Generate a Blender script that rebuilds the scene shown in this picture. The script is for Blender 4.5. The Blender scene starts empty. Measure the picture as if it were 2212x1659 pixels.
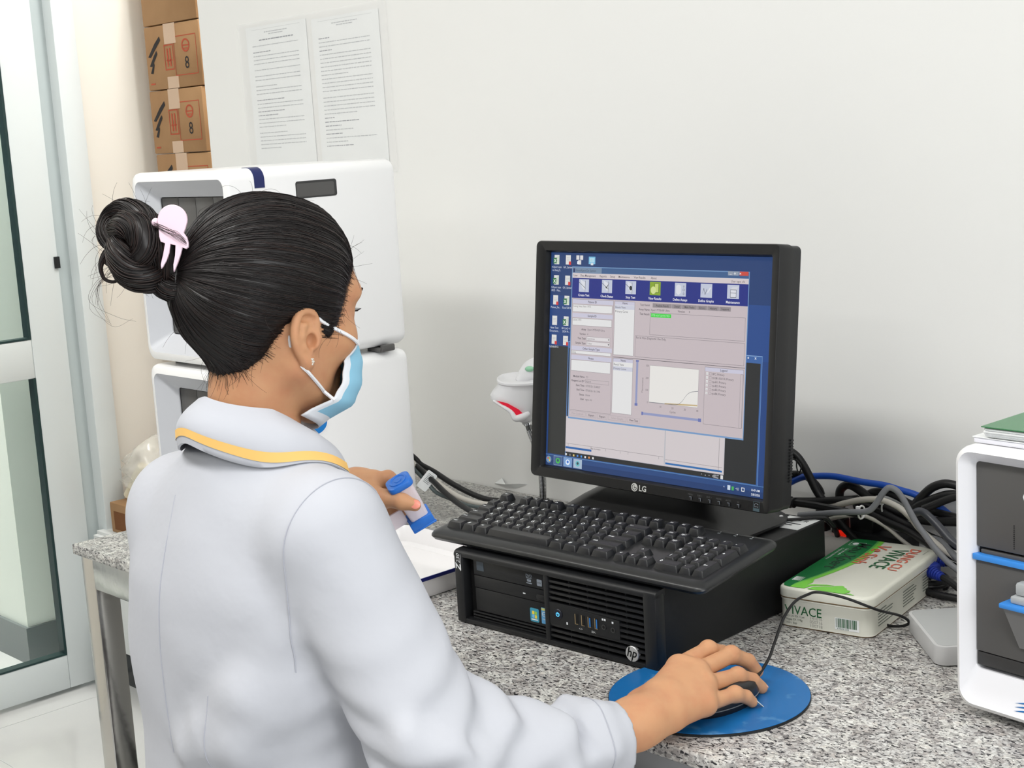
import bpy, bmesh, math, random
import numpy as np
from mathutils import Matrix, Vector
S = bpy.context.scene
COL = S.collection

# ------------------------------------------------------------------ camera
cam_d = bpy.data.cameras.new('camera')
cam = bpy.data.objects.new('camera', cam_d); COL.objects.link(cam)
cam_d.sensor_fit = 'HORIZONTAL'; cam_d.sensor_width = 36.0
cam_d.lens = 3190.85 / 2212 * 36.0
cam_d.clip_start = 0.05
CR = ((0.6911, -0.0822, 0.7181), (0.7204, 0.1581, -0.6753), (-0.0580, 0.9840, 0.1685))
CC = (2.2872, -1.1078, 1.4240)
m = Matrix(CR).to_4x4(); m.translation = Vector(CC)
q_ = Matrix(CR).to_quaternion(); q_.normalize()
cam.matrix_world = Matrix.Translation(CC) @ q_.to_matrix().to_4x4()
S.camera = cam

# ------------------------------------------------------------------ exposure, world, room lights
S.view_settings.view_transform = 'Standard'
S.view_settings.look = 'None'
S.view_settings.gamma = 1.0
S.view_settings.use_curve_mapping = False
S.view_settings.exposure = -0.16
W = bpy.data.worlds.new('world'); S.world = W; W.use_nodes = True
bg = W.node_tree.nodes['Background']
bg.inputs[0].default_value = (0.93, 0.97, 1.0, 1); bg.inputs[1].default_value = 0.25

def area(name, loc, size, power, color=(1, 1, 1), target=None):
    d = bpy.data.lights.new(name, 'AREA'); d.shape = 'RECTANGLE'
    d.size, d.size_y = size; d.energy = power; d.color = color
    o = bpy.data.objects.new(name, d); COL.objects.link(o); o.location = loc
    if target is not None:
        o.rotation_euler = (Vector(target) - Vector(loc)).to_track_quat('-Z', 'Y').to_euler()
    return o
LAMPS = [((1.25, -1.15, 2.86), (1.2, 0.3), 24), ((-0.35, -1.15, 2.86), (1.2, 0.3), 15), ((1.25, -2.9, 2.86), (1.2, 0.3), 8), ((2.9, -1.15, 2.86), (1.2, 0.3), 18), ((-0.25, 0.99, 2.86), (0.9, 0.25), 29), ((-1.95, 0.1, 2.86), (0.3, 1.2), 95)]  # last two are added fill for the recess and the corridor
for l_, s_, p_ in LAMPS:
    area('ceiling_lamp_light', l_, s_, p_, (1.0, 0.993, 0.978))
area('window_light', (4.3, -0.9, 1.75), (1.8, 1.5), 50, (0.97, 0.99, 1.0), (0.5, 0.2, 1.0))
random.seed(7); RNG = np.random.RandomState(11)

# ------------------------------------------------------------------ helpers
def lin(c):
    return tuple((x / 255 / 12.92) if x / 255 <= 0.04045 else ((x / 255 + 0.055) / 1.055) ** 2.4 for x in c)
MATS = {}
def mat(name, rgb, rough=0.5, metal=0.0, spec=0.5, emit=None, estr=1.0, alpha=1.0, trans=0.0, ior=1.45, sss=0.0, coat=0.0, bump=None, var=None):
    if name in MATS: return MATS[name]
    M = bpy.data.materials.new(name); M.use_nodes = True; MATS[name] = M
    nt = M.node_tree; b = nt.nodes['Principled BSDF']
    c = lin(rgb) + (1,)
    b.inputs['Base Color'].default_value = c; b.inputs['Roughness'].default_value = rough
    b.inputs['Metallic'].default_value = metal; b.inputs['Specular IOR Level'].default_value = spec
    b.inputs['Alpha'].default_value = alpha; b.inputs['Transmission Weight'].default_value = trans
    b.inputs['IOR'].default_value = ior; b.inputs['Coat Weight'].default_value = coat
    if sss:
        b.inputs['Subsurface Weight'].default_value = sss; b.inputs['Subsurface Scale'].default_value = 0.004
        b.inputs['Subsurface Radius'].default_value = (1.0, 0.35, 0.2)
    if emit is not None:
        b.inputs['Emission Color'].default_value = lin(emit) + (1,); b.inputs['Emission Strength'].default_value = estr
    if bump or var:
        tc = nt.nodes.new('ShaderNodeTexCoord')
        n = nt.nodes.new('ShaderNodeTexNoise'); n.inputs['Scale'].default_value = (bump or var)[0]; n.inputs['Detail'].default_value = 4
        nt.links.new(tc.outputs['Object'], n.inputs['Vector'])
        if bump:
            bp = nt.nodes.new('ShaderNodeBump'); bp.inputs['Strength'].default_value = bump[1]; bp.inputs['Distance'].default_value = bump[2]
            nt.links.new(n.outputs['Fac'], bp.inputs['Height']); nt.links.new(bp.outputs['Normal'], b.inputs['Normal'])
        if var:
            n2 = nt.nodes.new('ShaderNodeTexNoise'); n2.inputs['Scale'].default_value = var[0]; n2.inputs['Detail'].default_value = 5
            nt.links.new(tc.outputs['Object'], n2.inputs['Vector'])
            mx = nt.nodes.new('ShaderNodeMix'); mx.data_type = 'RGBA'
            mx.inputs[6].default_value = c; mx.inputs[7].default_value = lin(var[1]) + (1,)
            mr = nt.nodes.new('ShaderNodeMapRange'); mr.inputs[1].default_value = var[2]; mr.inputs[2].default_value = var[3]
            nt.links.new(n2.outputs['Fac'], mr.inputs[0]); nt.links.new(mr.outputs[0], mx.inputs[0])
            nt.links.new(mx.outputs[2], b.inputs['Base Color'])
    return M
SCR = 1.0
def emis(name, rgb, k=None):
    if name in MATS: return MATS[name]
    M = bpy.data.materials.new(name); M.use_nodes = True; MATS[name] = M
    nt = M.node_tree; b = nt.nodes['Principled BSDF']
    b.inputs['Base Color'].default_value = (0.012, 0.012, 0.014, 1); b.inputs['Roughness'].default_value = 0.35
    b.inputs['Specular IOR Level'].default_value = 0.3
    b.inputs['Emission Color'].default_value = lin(rgb) + (1,); b.inputs['Emission Strength'].default_value = SCR if k is None else k
    return M

def rrect(w, h, r, n=5, cx=0, cy=0):
    r = max(1e-5, min(r, w / 2 - 1e-6, h / 2 - 1e-6)); out = []
    for ox, oy, a0 in ((w/2-r, h/2-r, 0), (-w/2+r, h/2-r, 90), (-w/2+r, -h/2+r, 180), (w/2-r, -h/2+r, 270)):
        for k in range(n + 1):
            a = math.radians(a0 + 90 * k / n); out.append((cx + ox + r * math.cos(a), cy + oy + r * math.sin(a)))
    return out
def catmull(P, n=8, closed=False):
    P = [np.array(p, float) for p in P]; out = []; N = len(P)
    rng_ = range(N if closed else N - 1)
    for i in rng_:
        p1 = P[i]; p2 = P[(i+1) % N]
        p0 = P[i-1] if (i > 0 or closed) else 2*p1-p2
        p3 = P[(i+2) % N] if (i+2 < N or closed) else 2*p2-p1
        for k in range(n):
            t = k / n
            out.append(0.5*((2*p1)+(-p0+p2)*t+(2*p0-5*p1+4*p2-p3)*t*t+(-p0+3*p1-3*p2+p3)*t**3))
    if not closed: out.append(P[-1])
    return out
ID = Matrix.Identity(4)
TR = lambda x, y, z: Matrix.Translation((x, y, z))
def RT(x=0, y=0, z=0):
    return Matrix.Rotation(math.radians(z), 4, 'Z') @ Matrix.Rotation(math.radians(y), 4, 'Y') @ Matrix.Rotation(math.radians(x), 4, 'X')
FRONT = RT(x=90)       # local xy plane -> xz plane, local +z -> -y (towards the viewer of a front face)
_txt = {}
class MB:
    def __init__(s): s.v = []; s.f = []; s.m = []; s.s = []; s.mats = []
    def mi(s, M):
        if M not in s.mats: s.mats.append(M)
        return s.mats.index(M)
    def add(s, V, F, M, X=None, smooth=True):
        o = len(s.v); k = s.mi(M)
        if X is not None:
            A = np.array(X); V = np.asarray(V, float) @ A[:3, :3].T + A[:3, 3]
            if np.linalg.det(A[:3, :3]) < 0: F = [tuple(reversed(f)) for f in F]
        s.v.extend(map(tuple, V)); s.f.extend(tuple(i + o for i in f) for f in F)
        s.m.extend([k] * len(F)); s.s.extend([smooth] * len(F)); return s
    def loft(s, L, M, X=None, cap0=True, cap1=True, closed=True, smooth=True):
        n = len(L[0]); V = [p for l in L for p in l]; F = []
        for a in range(len(L) - 1):
            for i in range(n if closed else n - 1):
                j = (i + 1) % n; F.append((a*n+i, a*n+j, (a+1)*n+j, (a+1)*n+i))
        if cap0: F.append(tuple(reversed(range(n))))
        if cap1: F.append(tuple((len(L)-1)*n + i for i in range(n)))
        return s.add(V, F, M, X, smooth)
    def slab(s, w, h, z0, z1, r, M, X=None, b=0.0, n=5, seg=2, bot=True, cx=0, cy=0):
        L = []
        if b > 0:
            if bot:
                for k in range(seg):
                    a = math.pi/2*k/seg; i = b*(1-math.sin(a)); L.append([(x, y, z0+b*(1-math.cos(a))) for x, y in rrect(w-2*i, h-2*i, r-i, n, cx, cy)])
                L.append([(x, y, z0+b) for x, y in rrect(w, h, r, n, cx, cy)])
            else: L.append([(x, y, z0) for x, y in rrect(w, h, r, n, cx, cy)])
            for k in range(seg + 1):
                a = math.pi/2*k/seg; i = b*(1-math.cos(a)); L.append([(x, y, z1-b+b*math.sin(a)) for x, y in rrect(w-2*i, h-2*i, r-i, n, cx, cy)])
        else:
            L = [[(x, y, z) for x, y in rrect(w, h, r, n, cx, cy)] for z in (z0, z1)]
        return s.loft(L, M, X)
    def box(s, x0, x1, y0, y1, z0, z1, M, X=None, b=0.0):
        if b > 0:
            return s.slab(x1-x0, y1-y0, z0, z1, b, M, X, b=b, n=2, seg=2, cx=(x0+x1)/2, cy=(y0+y1)/2)
        V = [(x, y, z) for z in (z0, z1) for y in (y0, y1) for x in (x0, x1)]
        return s.add(V, [(0,2,3,1),(4,5,7,6),(0,1,5,4),(2,6,7,3),(1,3,7,5),(0,4,6,2)], M, X, False)
    def rect(s, x0, y0, x1, y1, z, M, X=None):
        return s.add([(x0,y0,z),(x1,y0,z),(x1,y1,z),(x0,y1,z)], [(0,1,2,3)], M, X, False)
    def poly(s, P, z, M, X=None):
        return s.add([(x, y, z) for x, y in P], [tuple(range(len(P)))], M, X, False)
    def prism(s, P, z0, z1, M, X=None):
        return s.loft([[(x, y, z0) for x, y in P], [(x, y, z1) for x, y in P]], M, X)
    def cyl(s, r, z0, z1, M, X=None, n=20, r2=None, b=0.0):
        r2 = r if r2 is None else r2
        prof = [(r, z0), (r2, z1)] if not b else [(r-b, z0), (r, z0+b), (r2, z1-b), (r2-b, z1)]
        return s.lathe(prof, M, X, n)
    def lathe(s, prof, M, X=None, n=24, caps=True):
        L = [[(r*math.cos(2*math.pi*k/n), r*math.sin(2*math.pi*k/n), z) for k in range(n)] for r, z in prof]
        return s.loft(L, M, X, caps, caps)
    def tube(s, P, r, M, X=None, n=8, caps=True, closed=False):
        P = np.array(P, float); N = len(P)
        rr = np.full(N, r) if np.isscalar(r) else np.interp(np.linspace(0, 1, N), np.linspace(0, 1, len(r)), r)
        T = (np.roll(P, -1, 0) - np.roll(P, 1, 0)) if closed else np.gradient(P, axis=0)
        T /= np.linalg.norm(T, axis=1)[:, None] + 1e-12
        u = np.cross(T[0], (0, 0, 1.0))
        if np.linalg.norm(u) < 1e-3: u = np.cross(T[0], (0, 1.0, 0))
        L = []
        for i in range(N):
            u = u - T[i] * (u @ T[i]); u /= np.linalg.norm(u) + 1e-12; v = np.cross(T[i], u)
            L.append([tuple(P[i] + rr[i]*(math.cos(2*math.pi*k/n)*u + math.sin(2*math.pi*k/n)*v)) for k in range(n)])
        if closed: L.append(L[0])
        return s.loft(L, M, X, caps and not closed, caps and not closed)
    def ball(s, r, M, X=None, n=16, sc=(1,1,1)):
        L = [[(sc[0]*r*math.sin(a)*math.cos(2*math.pi*k/n), sc[1]*r*math.sin(a)*math.sin(2*math.pi*k/n), -sc[2]*r*math.cos(a)) for k in range(n)] for a in np.linspace(0.05, math.pi-0.05, n//2+1)]
        return s.loft(L, M, X)
    def text(s, t, size, M, X=None, align='LEFT', x=0, y=0, z=0, shear=0.0, bold=0.0, sx=1.0):
        key = (t, align, shear, bold)
        if key not in _txt:
            c = bpy.data.curves.new('letters', 'FONT'); c.body = t; c.size = 1.0; c.align_x = align; c.shear = shear; c.offset = bold; c.resolution_u = 2
            o = bpy.data.objects.new('letters', c); me = bpy.data.meshes.new_from_object(o)
            V = np.array([v.co[:] for v in me.vertices]).reshape(-1, 3); F = [tuple(p.vertices) for p in me.polygons]
            bpy.data.objects.remove(o); bpy.data.curves.remove(c); bpy.data.meshes.remove(me); _txt[key] = (V, F)
        V, F = _txt[key]
        if len(V) == 0: return s
        V = V * np.array([size*sx, size, size]) + np.array([x, y, z]); return s.add(V, F, M, X, False)
    def build(s, name, parent=None, sharp=38, **tags):
        me = bpy.data.meshes.new(name)
        V = np.array(s.v, np.float32).ravel(); me.vertices.add(len(s.v)); me.vertices.foreach_set('co', V)
        ls = np.array([len(f) for f in s.f], np.int32); fl = np.fromiter((i for f in s.f for i in f), np.int32)
        me.loops.add(len(fl)); me.loops.foreach_set('vertex_index', fl)
        me.polygons.add(len(ls)); me.polygons.foreach_set('loop_start', np.concatenate(([0], np.cumsum(ls)[:-1])).astype(np.int32))
        for M in s.mats: me.materials.append(M)
        me.polygons.foreach_set('material_index', np.array(s.m, np.int32)); me.polygons.foreach_set('use_smooth', np.array(s.s, bool))
        me.update(calc_edges=True); me.validate()
        if sharp: me.set_sharp_from_angle(angle=math.radians(sharp))
        o = bpy.data.objects.new(name, me); COL.objects.link(o)
        if parent is not None: o.parent = parent
        for k, v in tags.items(): o[k] = v
        return o
def thing(name, label, cat, loc=(0,0,0), rz=0.0, group=None, rot=None):
    o = bpy.data.objects.new(name, None); COL.objects.link(o); o.empty_display_size = 0.05
    o.location = loc; o.rotation_euler = rot if rot is not None else (0, 0, math.radians(rz))
    o['label'] = label; o['category'] = cat
    if group: o['group'] = group
    return o
def tag(o, label, cat, group=None):
    o['label'] = label; o['category'] = cat
    if group: o['group'] = group
    return o

# ------------------------------------------------------------------ materials
wall_m = mat('wall_paint', (233, 233, 231), 0.85, spec=0.25, bump=(14, 0.06, 0.01))
cream_m = mat('cream_paint', (242, 238, 228), 0.85, spec=0.2, bump=(10, 0.06, 0.01))
ceil_m = mat('ceiling_paint', (240, 240, 238), 0.9)
alu_m = mat('white_door_frame', (220, 226, 226), 0.32, spec=0.5)
gasket_m = mat('door_gasket', (186, 195, 195), 0.6)
blackline_m = mat('black_rubber', (22, 26, 28), 0.6)
def granite():
    M = bpy.data.materials.new('speckled_granite'); M.use_nodes = True; nt = M.node_tree; b = nt.nodes['Principled BSDF']; N = nt.nodes; L = nt.links
    tc = N.new('ShaderNodeTexCoord')
    mp = N.new('ShaderNodeMapping'); mp.inputs['Scale'].default_value = (1.0, 1.0, 1.0); L.new(tc.outputs['Object'], mp.inputs['Vector'])
    wn = N.new('ShaderNodeTexNoise'); wn.inputs['Scale'].default_value = 90; wn.inputs['Detail'].default_value = 3; L.new(mp.outputs[0], wn.inputs['Vector'])
    add = N.new('ShaderNodeMixRGB'); add.blend_type = 'LINEAR_LIGHT'; add.inputs[0].default_value = 0.006
    L.new(mp.outputs[0], add.inputs[1]); L.new(wn.outputs['Color'], add.inputs[2])
    v1 = N.new('ShaderNodeTexVoronoi'); v1.inputs['Scale'].default_value = 260; L.new(add.outputs[0], v1.inputs['Vector'])
    r1 = N.new('ShaderNodeValToRGB'); sep = N.new('ShaderNodeSeparateColor'); L.new(v1.outputs['Color'], sep.inputs[0]); L.new(sep.outputs[0], r1.inputs[0])
    cr = r1.color_ramp; cr.interpolation = 'CONSTANT'
    cr.elements[0].position = 0; cr.elements[0].color = lin((52, 52, 54)) + (1,)
    cr.elements[1].position = 0.09; cr.elements[1].color = lin((118, 116, 114)) + (1,)
    for p, c in ((0.17, (148, 145, 142)), (0.36, (174, 171, 168)), (0.55, (196, 196, 193)), (0.76, (220, 220, 216)), (0.92, (196, 189, 182))):
        e = cr.elements.new(p); e.color = lin(c) + (1,)
    # large crystals of grey / cream
    v2 = N.new('ShaderNodeTexVoronoi'); v2.inputs['Scale'].default_value = 75; L.new(add.outputs[0], v2.inputs['Vector'])
    s2 = N.new('ShaderNodeSeparateColor'); L.new(v2.outputs['Color'], s2.inputs[0])
    r2 = N.new('ShaderNodeValToRGB'); L.new(s2.outputs[1], r2.inputs[0]); c2 = r2.color_ramp; c2.interpolation = 'CONSTANT'
    c2.elements[0].position = 0; c2.elements[0].color = lin((166, 162, 160)) + (1,); c2.elements[1].position = 0.3; c2.elements[1].color = lin((204, 203, 200)) + (1,)
    e = c2.elements.new(0.6); e.color = lin((228, 227, 220)) + (1,); e = c2.elements.new(0.85); e.color = lin((176, 171, 167)) + (1,)
    mx = N.new('ShaderNodeMixRGB'); mx.inputs[0].default_value = 0.45; L.new(r1.outputs[0], mx.inputs[1]); L.new(r2.outputs[0], mx.inputs[2])
    # black mica flakes
    mp2 = N.new('ShaderNodeMapping'); mp2.inputs['Scale'].default_value = (0.62, 1.25, 1.2); mp2.inputs['Rotation'].default_value = (0, 0, 0.7); L.new(tc.outputs['Object'], mp2.inputs['Vector'])
    n3 = N.new('ShaderNodeTexNoise'); n3.inputs['Scale'].default_value = 250; n3.inputs['Detail'].default_value = 6; n3.inputs['Roughness'].default_value = 0.62; n3.inputs['Distortion'].default_value = 0.7
    L.new(mp2.outputs[0], n3.inputs['Vector'])
    r3 = N.new('ShaderNodeMapRange'); r3.inputs[1].default_value = 0.545; r3.inputs[2].default_value = 0.58; L.new(n3.outputs['Fac'], r3.inputs[0])
    mx2 = N.new('ShaderNodeMixRGB'); L.new(r3.outputs[0], mx2.inputs[0]); L.new(mx.outputs[0], mx2.inputs[1]); mx2.inputs[2].default_value = lin((38, 38, 42)) + (1,)
    L.new(mx2.outputs[0], b.inputs['Base Color']); b.inputs['Roughness'].default_value = 0.3; b.inputs['Specular IOR Level'].default_value = 0.4
    return M
granite_m = granite()
steel_m = mat('stainless_steel', (188, 186, 182), 0.16, metal=1.0, bump=(9, 0.12, 0.01))
black_m = mat('black_plastic', (24, 25, 27), 0.42, spec=0.45, bump=(900, 0.06, 0.001))
black2_m = mat('black_painted_metal', (20, 21, 22), 0.5, spec=0.4, bump=(700, 0.08, 0.001))
bezel_m = mat('monitor_black', (24, 24, 25), 0.38, spec=0.45)
dark_m = mat('deep_black', (6, 6, 7), 0.7)
kb_m = mat('keyboard_black', (32, 33, 34), 0.30, spec=0.5, bump=(800, 0.06, 0.001))
key_m = mat('key_black', (21, 22, 25), 0.36, spec=0.5, bump=(1200, 0.05, 0.001))
legend_m = mat('white_legend', (225, 228, 230), 0.5)
chrome_m = mat('chrome', (215, 215, 215), 0.15, metal=1.0)
gold_m = mat('port_metal', (205, 180, 140), 0.3, metal=1.0)
white_m = mat('white_enclosure', (240, 240, 240), 0.3, spec=0.5, coat=0.1)
bezelw_m = mat('pale_grey_bezel', (205, 207, 212), 0.4)
charc_m = mat('charcoal_panel', (84, 83, 82), 0.42, spec=0.4)
charc2_m = mat('charcoal_dark', (52, 52, 52), 0.45)
blue_m = mat('bright_blue', (58, 138, 220), 0.4)
navy_m = mat('navy_blue', (20, 28, 100), 0.35)
paper_m = mat('white_paper', (236, 238, 238), 0.8)
ink_m = mat('grey_ink', (176, 180, 184), 0.8)
inkd_m = mat('dark_ink', (52, 54, 60), 0.7); inkm_m = mat('mid_ink', (134, 138, 146), 0.8)
card_m = mat('brown_cardboard', (172, 134, 94), 0.8, var=(6, (156, 118, 80), 0.35, 0.7))
tape_m = mat('clear_packing_tape', (206, 176, 150), 0.22, spec=0.6)
red_m = mat('red_print', (188, 84, 58), 0.8)
cable_m = mat('black_cable', (26, 26, 27), 0.42, spec=0.4)
greyc_m = mat('grey_cable', (118, 120, 124), 0.5)
lgreyc_m = mat('pale_cable', (186, 182, 174), 0.5)
bluec_m = mat('blue_cable', (22, 74, 170), 0.42)
tie_m = mat('white_cable_tie', (235, 235, 235), 0.4)

# ================================================================== SETTING
def struct(name, mb, **k):
    o = mb.build(name, **k); o['kind'] = 'structure'; return o
TT = 0.78                                   # table top height
b = MB(); b.box(-3.2, 4.4, -4.2, 2.0, -0.06, 0.0, mat('floor_tile_white', (212, 212, 210), 0.12, spec=0.5, var=(1.6, (194, 194, 194), 0.5, 0.8)))
for k in range(-4, 6): b.box(-3.2+0, 4.4, k*0.6-0.032+0.3, k*0.6-0.03+0.3, 0.0, 0.0006, mat('grout', (196, 198, 198), 0.6))
for k in range(-3, 6): b.box(k*0.6-1.25, k*0.6-1.248, -4.2, 2.0, 0.0, 0.0006, mat('grout', (196, 198, 198), 0.6))
struct('floor', b)
b = MB(); b.box(-3.2, 4.4, -4.2, 2.0, 2.9, 2.96, ceil_m); struct('ceiling', b)
b = MB(); b.box(-0.53, 4.4, 0.68, 0.80, 0.0, 2.9, wall_m); struct('wall_back', b)
b = MB(); b.box(-1.50, -1.336, 0.80, 1.80, 0.0, 2.9, cream_m); b.box(-1.50, -1.336, -4.2, -0.34, 0, 2.9, cream_m); b.box(-1.50, -1.336, -0.34, 0.80, 2.25, 2.9, cream_m); struct('wall_left', b)
b = MB(); b.box(-1.336, 4.4, 1.7, 1.8, 0.0, 2.9, cream_m); struct('wall_recess', b)
skirt_m = mat('black_skirting_tile', (50, 52, 53), 0.12)
b = MB(); b.box(-0.53, 4.4, 0.668, 0.68, 0.0, 0.1, skirt_m); struct('baseboard_back', b)
b = MB(); b.box(-1.336, -1.324, 0.80, 1.7, 0.0, 0.1, skirt_m); struct('baseboard_left', b)
# corridor behind the glass door
cor_m = mat('corridor_paint', (232, 236, 228), 0.7); gsk = mat('grey_skirting_tile', (112, 118, 118), 0.15)
b = MB(); b.box(-3.2, -1.640, 0.635, 2.0, 0.0, 2.9, cor_m); struct('wall_corridor', b)
b = MB(); b.box(-3.2, -1.630, 0.625, 0.635, 0.0, 0.11, gsk); b.box(-1.640, -1.630, 0.635, 1.9, 0.0, 0.11, gsk); struct('baseboard_corridor', b)
# door frame and glazed door
b = MB()
b.box(-1.52, -1.300, 0.735, 0.797, 0.0, 2.25, alu_m, b=0.003); b.box(-1.48, -1.345, 0.70, 0.735, 0.0, 2.25, gasket_m)
b.box(-1.52, -1.30, -0.34, 0.797, 2.17, 2.25, alu_m, b=0.003); b.box(-1.52, -1.30, -0.34, -0.28, 0, 2.17, alu_m, b=0.003); struct('trim_1', b)
glass_m = mat('door_glass', (244, 249, 246), 0.02, trans=1.0, ior=1.05, spec=0.6)
d = thing('door_1', 'white aluminium framed glass door beside the table', 'door', (-1.336, 0.698, 0.0)); del d['label']; del d['category']; d['kind'] = 'structure'
b = MB()
for (y0, y1, z0, z1) in ((-0.098, 0, 0.012, 2.15), (-0.97, -0.872, 0.012, 2.15), (-0.872, -0.098, 0.862, 0.964), (-0.872, -0.098, 0.012, 0.106), (-0.872, -0.098, 2.05, 2.15)):
    b.box(-0.045, 0.0, y0, y1, z0, z1, alu_m, b=0.003)
o = b.build('door_frame', d); o['kind'] = 'structure'
b = MB(); b.box(-0.026, -0.020, -0.88, -0.09, 0.10, 0.87, glass_m); o = b.build('glass_pane', d); o['kind'] = 'structure'
b = MB(); b.box(-0.026, -0.020, -0.88, -0.09, 0.955, 2.06, glass_m); o = b.build('glass_pane', d); o['kind'] = 'structure'
b = MB()
for (y0, y1, z0, z1) in ((-0.105, -0.098, 0.106, 0.862), (-0.105, -0.098, 0.964, 2.05), (-0.872, -0.105, 0.955, 0.964) if 0 else (-0.872, -0.105, 0.964, 0.969), (-0.872, -0.105, 0.106, 0.111)):
    b.box(-0.03, 0.0005, y0, y1, z0, z1, mat('dark_green_gasket', (28, 54, 54), 0.5))
o = b.build('glass_gasket', d); o['kind'] = 'structure'
b = MB(); b.box(-0.005, 0.006, -0.012, 0.002, 1.14, 1.17, blackline_m); o = b.build('latch', d); o['kind'] = 'structure'

# ceiling lamps, with two added ones that brighten the recess and the corridor
lampw = mat('lamp_diffuser', (255, 255, 255), 0.5, emit=(255, 252, 246), estr=6)
for k, (l_, s_, p_) in enumerate(LAMPS):
    t = thing('ceiling_lamp', ['long white ceiling lamp over the table', 'long white ceiling lamp over the glass door', 'long white ceiling lamp behind the seated person', 'long white ceiling lamp at the far right end', 'short white lamp added to brighten the recess above the cartons', 'white lamp added to brighten the corridor behind the glass door'][k], 'lamp', (l_[0], l_[1], 2.9), group='ceiling lamps')
    b = MB(); hx, hy = s_[0]/2, s_[1]/2; b.box(-hx-0.02, hx+0.02, -hy-0.01, hy+0.01, -0.03, 0.0, white_m, b=0.004); b.build('lamp_housing', t)
    b = MB(); b.box(-hx, hx, -hy, hy, -0.033, -0.03, lampw); b.build('lamp_diffuser', t)

# ================================================================== TABLE
t = thing('lab_table', 'grey speckled granite table on a stainless steel frame against the wall', 'table', (0, 0, 0))
b = MB(); b.box(0.0, 2.75, 0.0, 0.678, TT-0.018, TT, granite_m, b=0.0025); b.build('tabletop', t, sharp=50)
b = MB(); b.box(0.055, 2.70, 0.006, 0.036, 0.708, TT-0.0181, steel_m, b=0.002); b.build('apron', t, label='polished steel front rail under the granite edge')
b = MB(); b.box(0.012, 0.042, 0.055, 0.62, 0.708, TT-0.0181, steel_m, b=0.002); b.build('apron', t)
b = MB(); b.box(0.055, 2.70, 0.632, 0.662, 0.708, TT-0.0181, steel_m, b=0.002); b.build('apron', t)
for x in (0.012, 2.70):
    for y in (0.008, 0.62):
        b = MB(); b.box(x, x+0.043, y, y+0.043, 0.0, TT-0.0181, steel_m, b=0.003); b.build('leg', t)
b = MB(); b.box(0.012+0.012, 0.043, 0.051, 0.62, 0.10, 0.13, steel_m, b=0.002); b.build('stretcher', t)

# ================================================================== LOW CUPBOARD + CARTONS in the recess
t = thing('storage_cupboard', 'low white cupboard on a black plinth in the recess under the brown cartons', 'cupboard', (-1.32, 0.715, 0))
b = MB(); b.box(0, 0.74, 0.0, 0.55, 0.1, 0.428, mat('cupboard_white', (232, 234, 232), 0.45), b=0.002); b.build('body', t)
b = MB(); b.box(0.01, 0.73, 0.012, 0.53, 0.0, 0.1, skirt_m); b.build('plinth', t)
for x0, x1 in ((0.006, 0.367), (0.373, 0.734)):
    b = MB(); b.box(x0, x1, -0.014, -0.0005, 0.108, 0.42, mat('cupboard_white', (232, 234, 232), 0.45), b=0.002); b.build('door', t)

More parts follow.
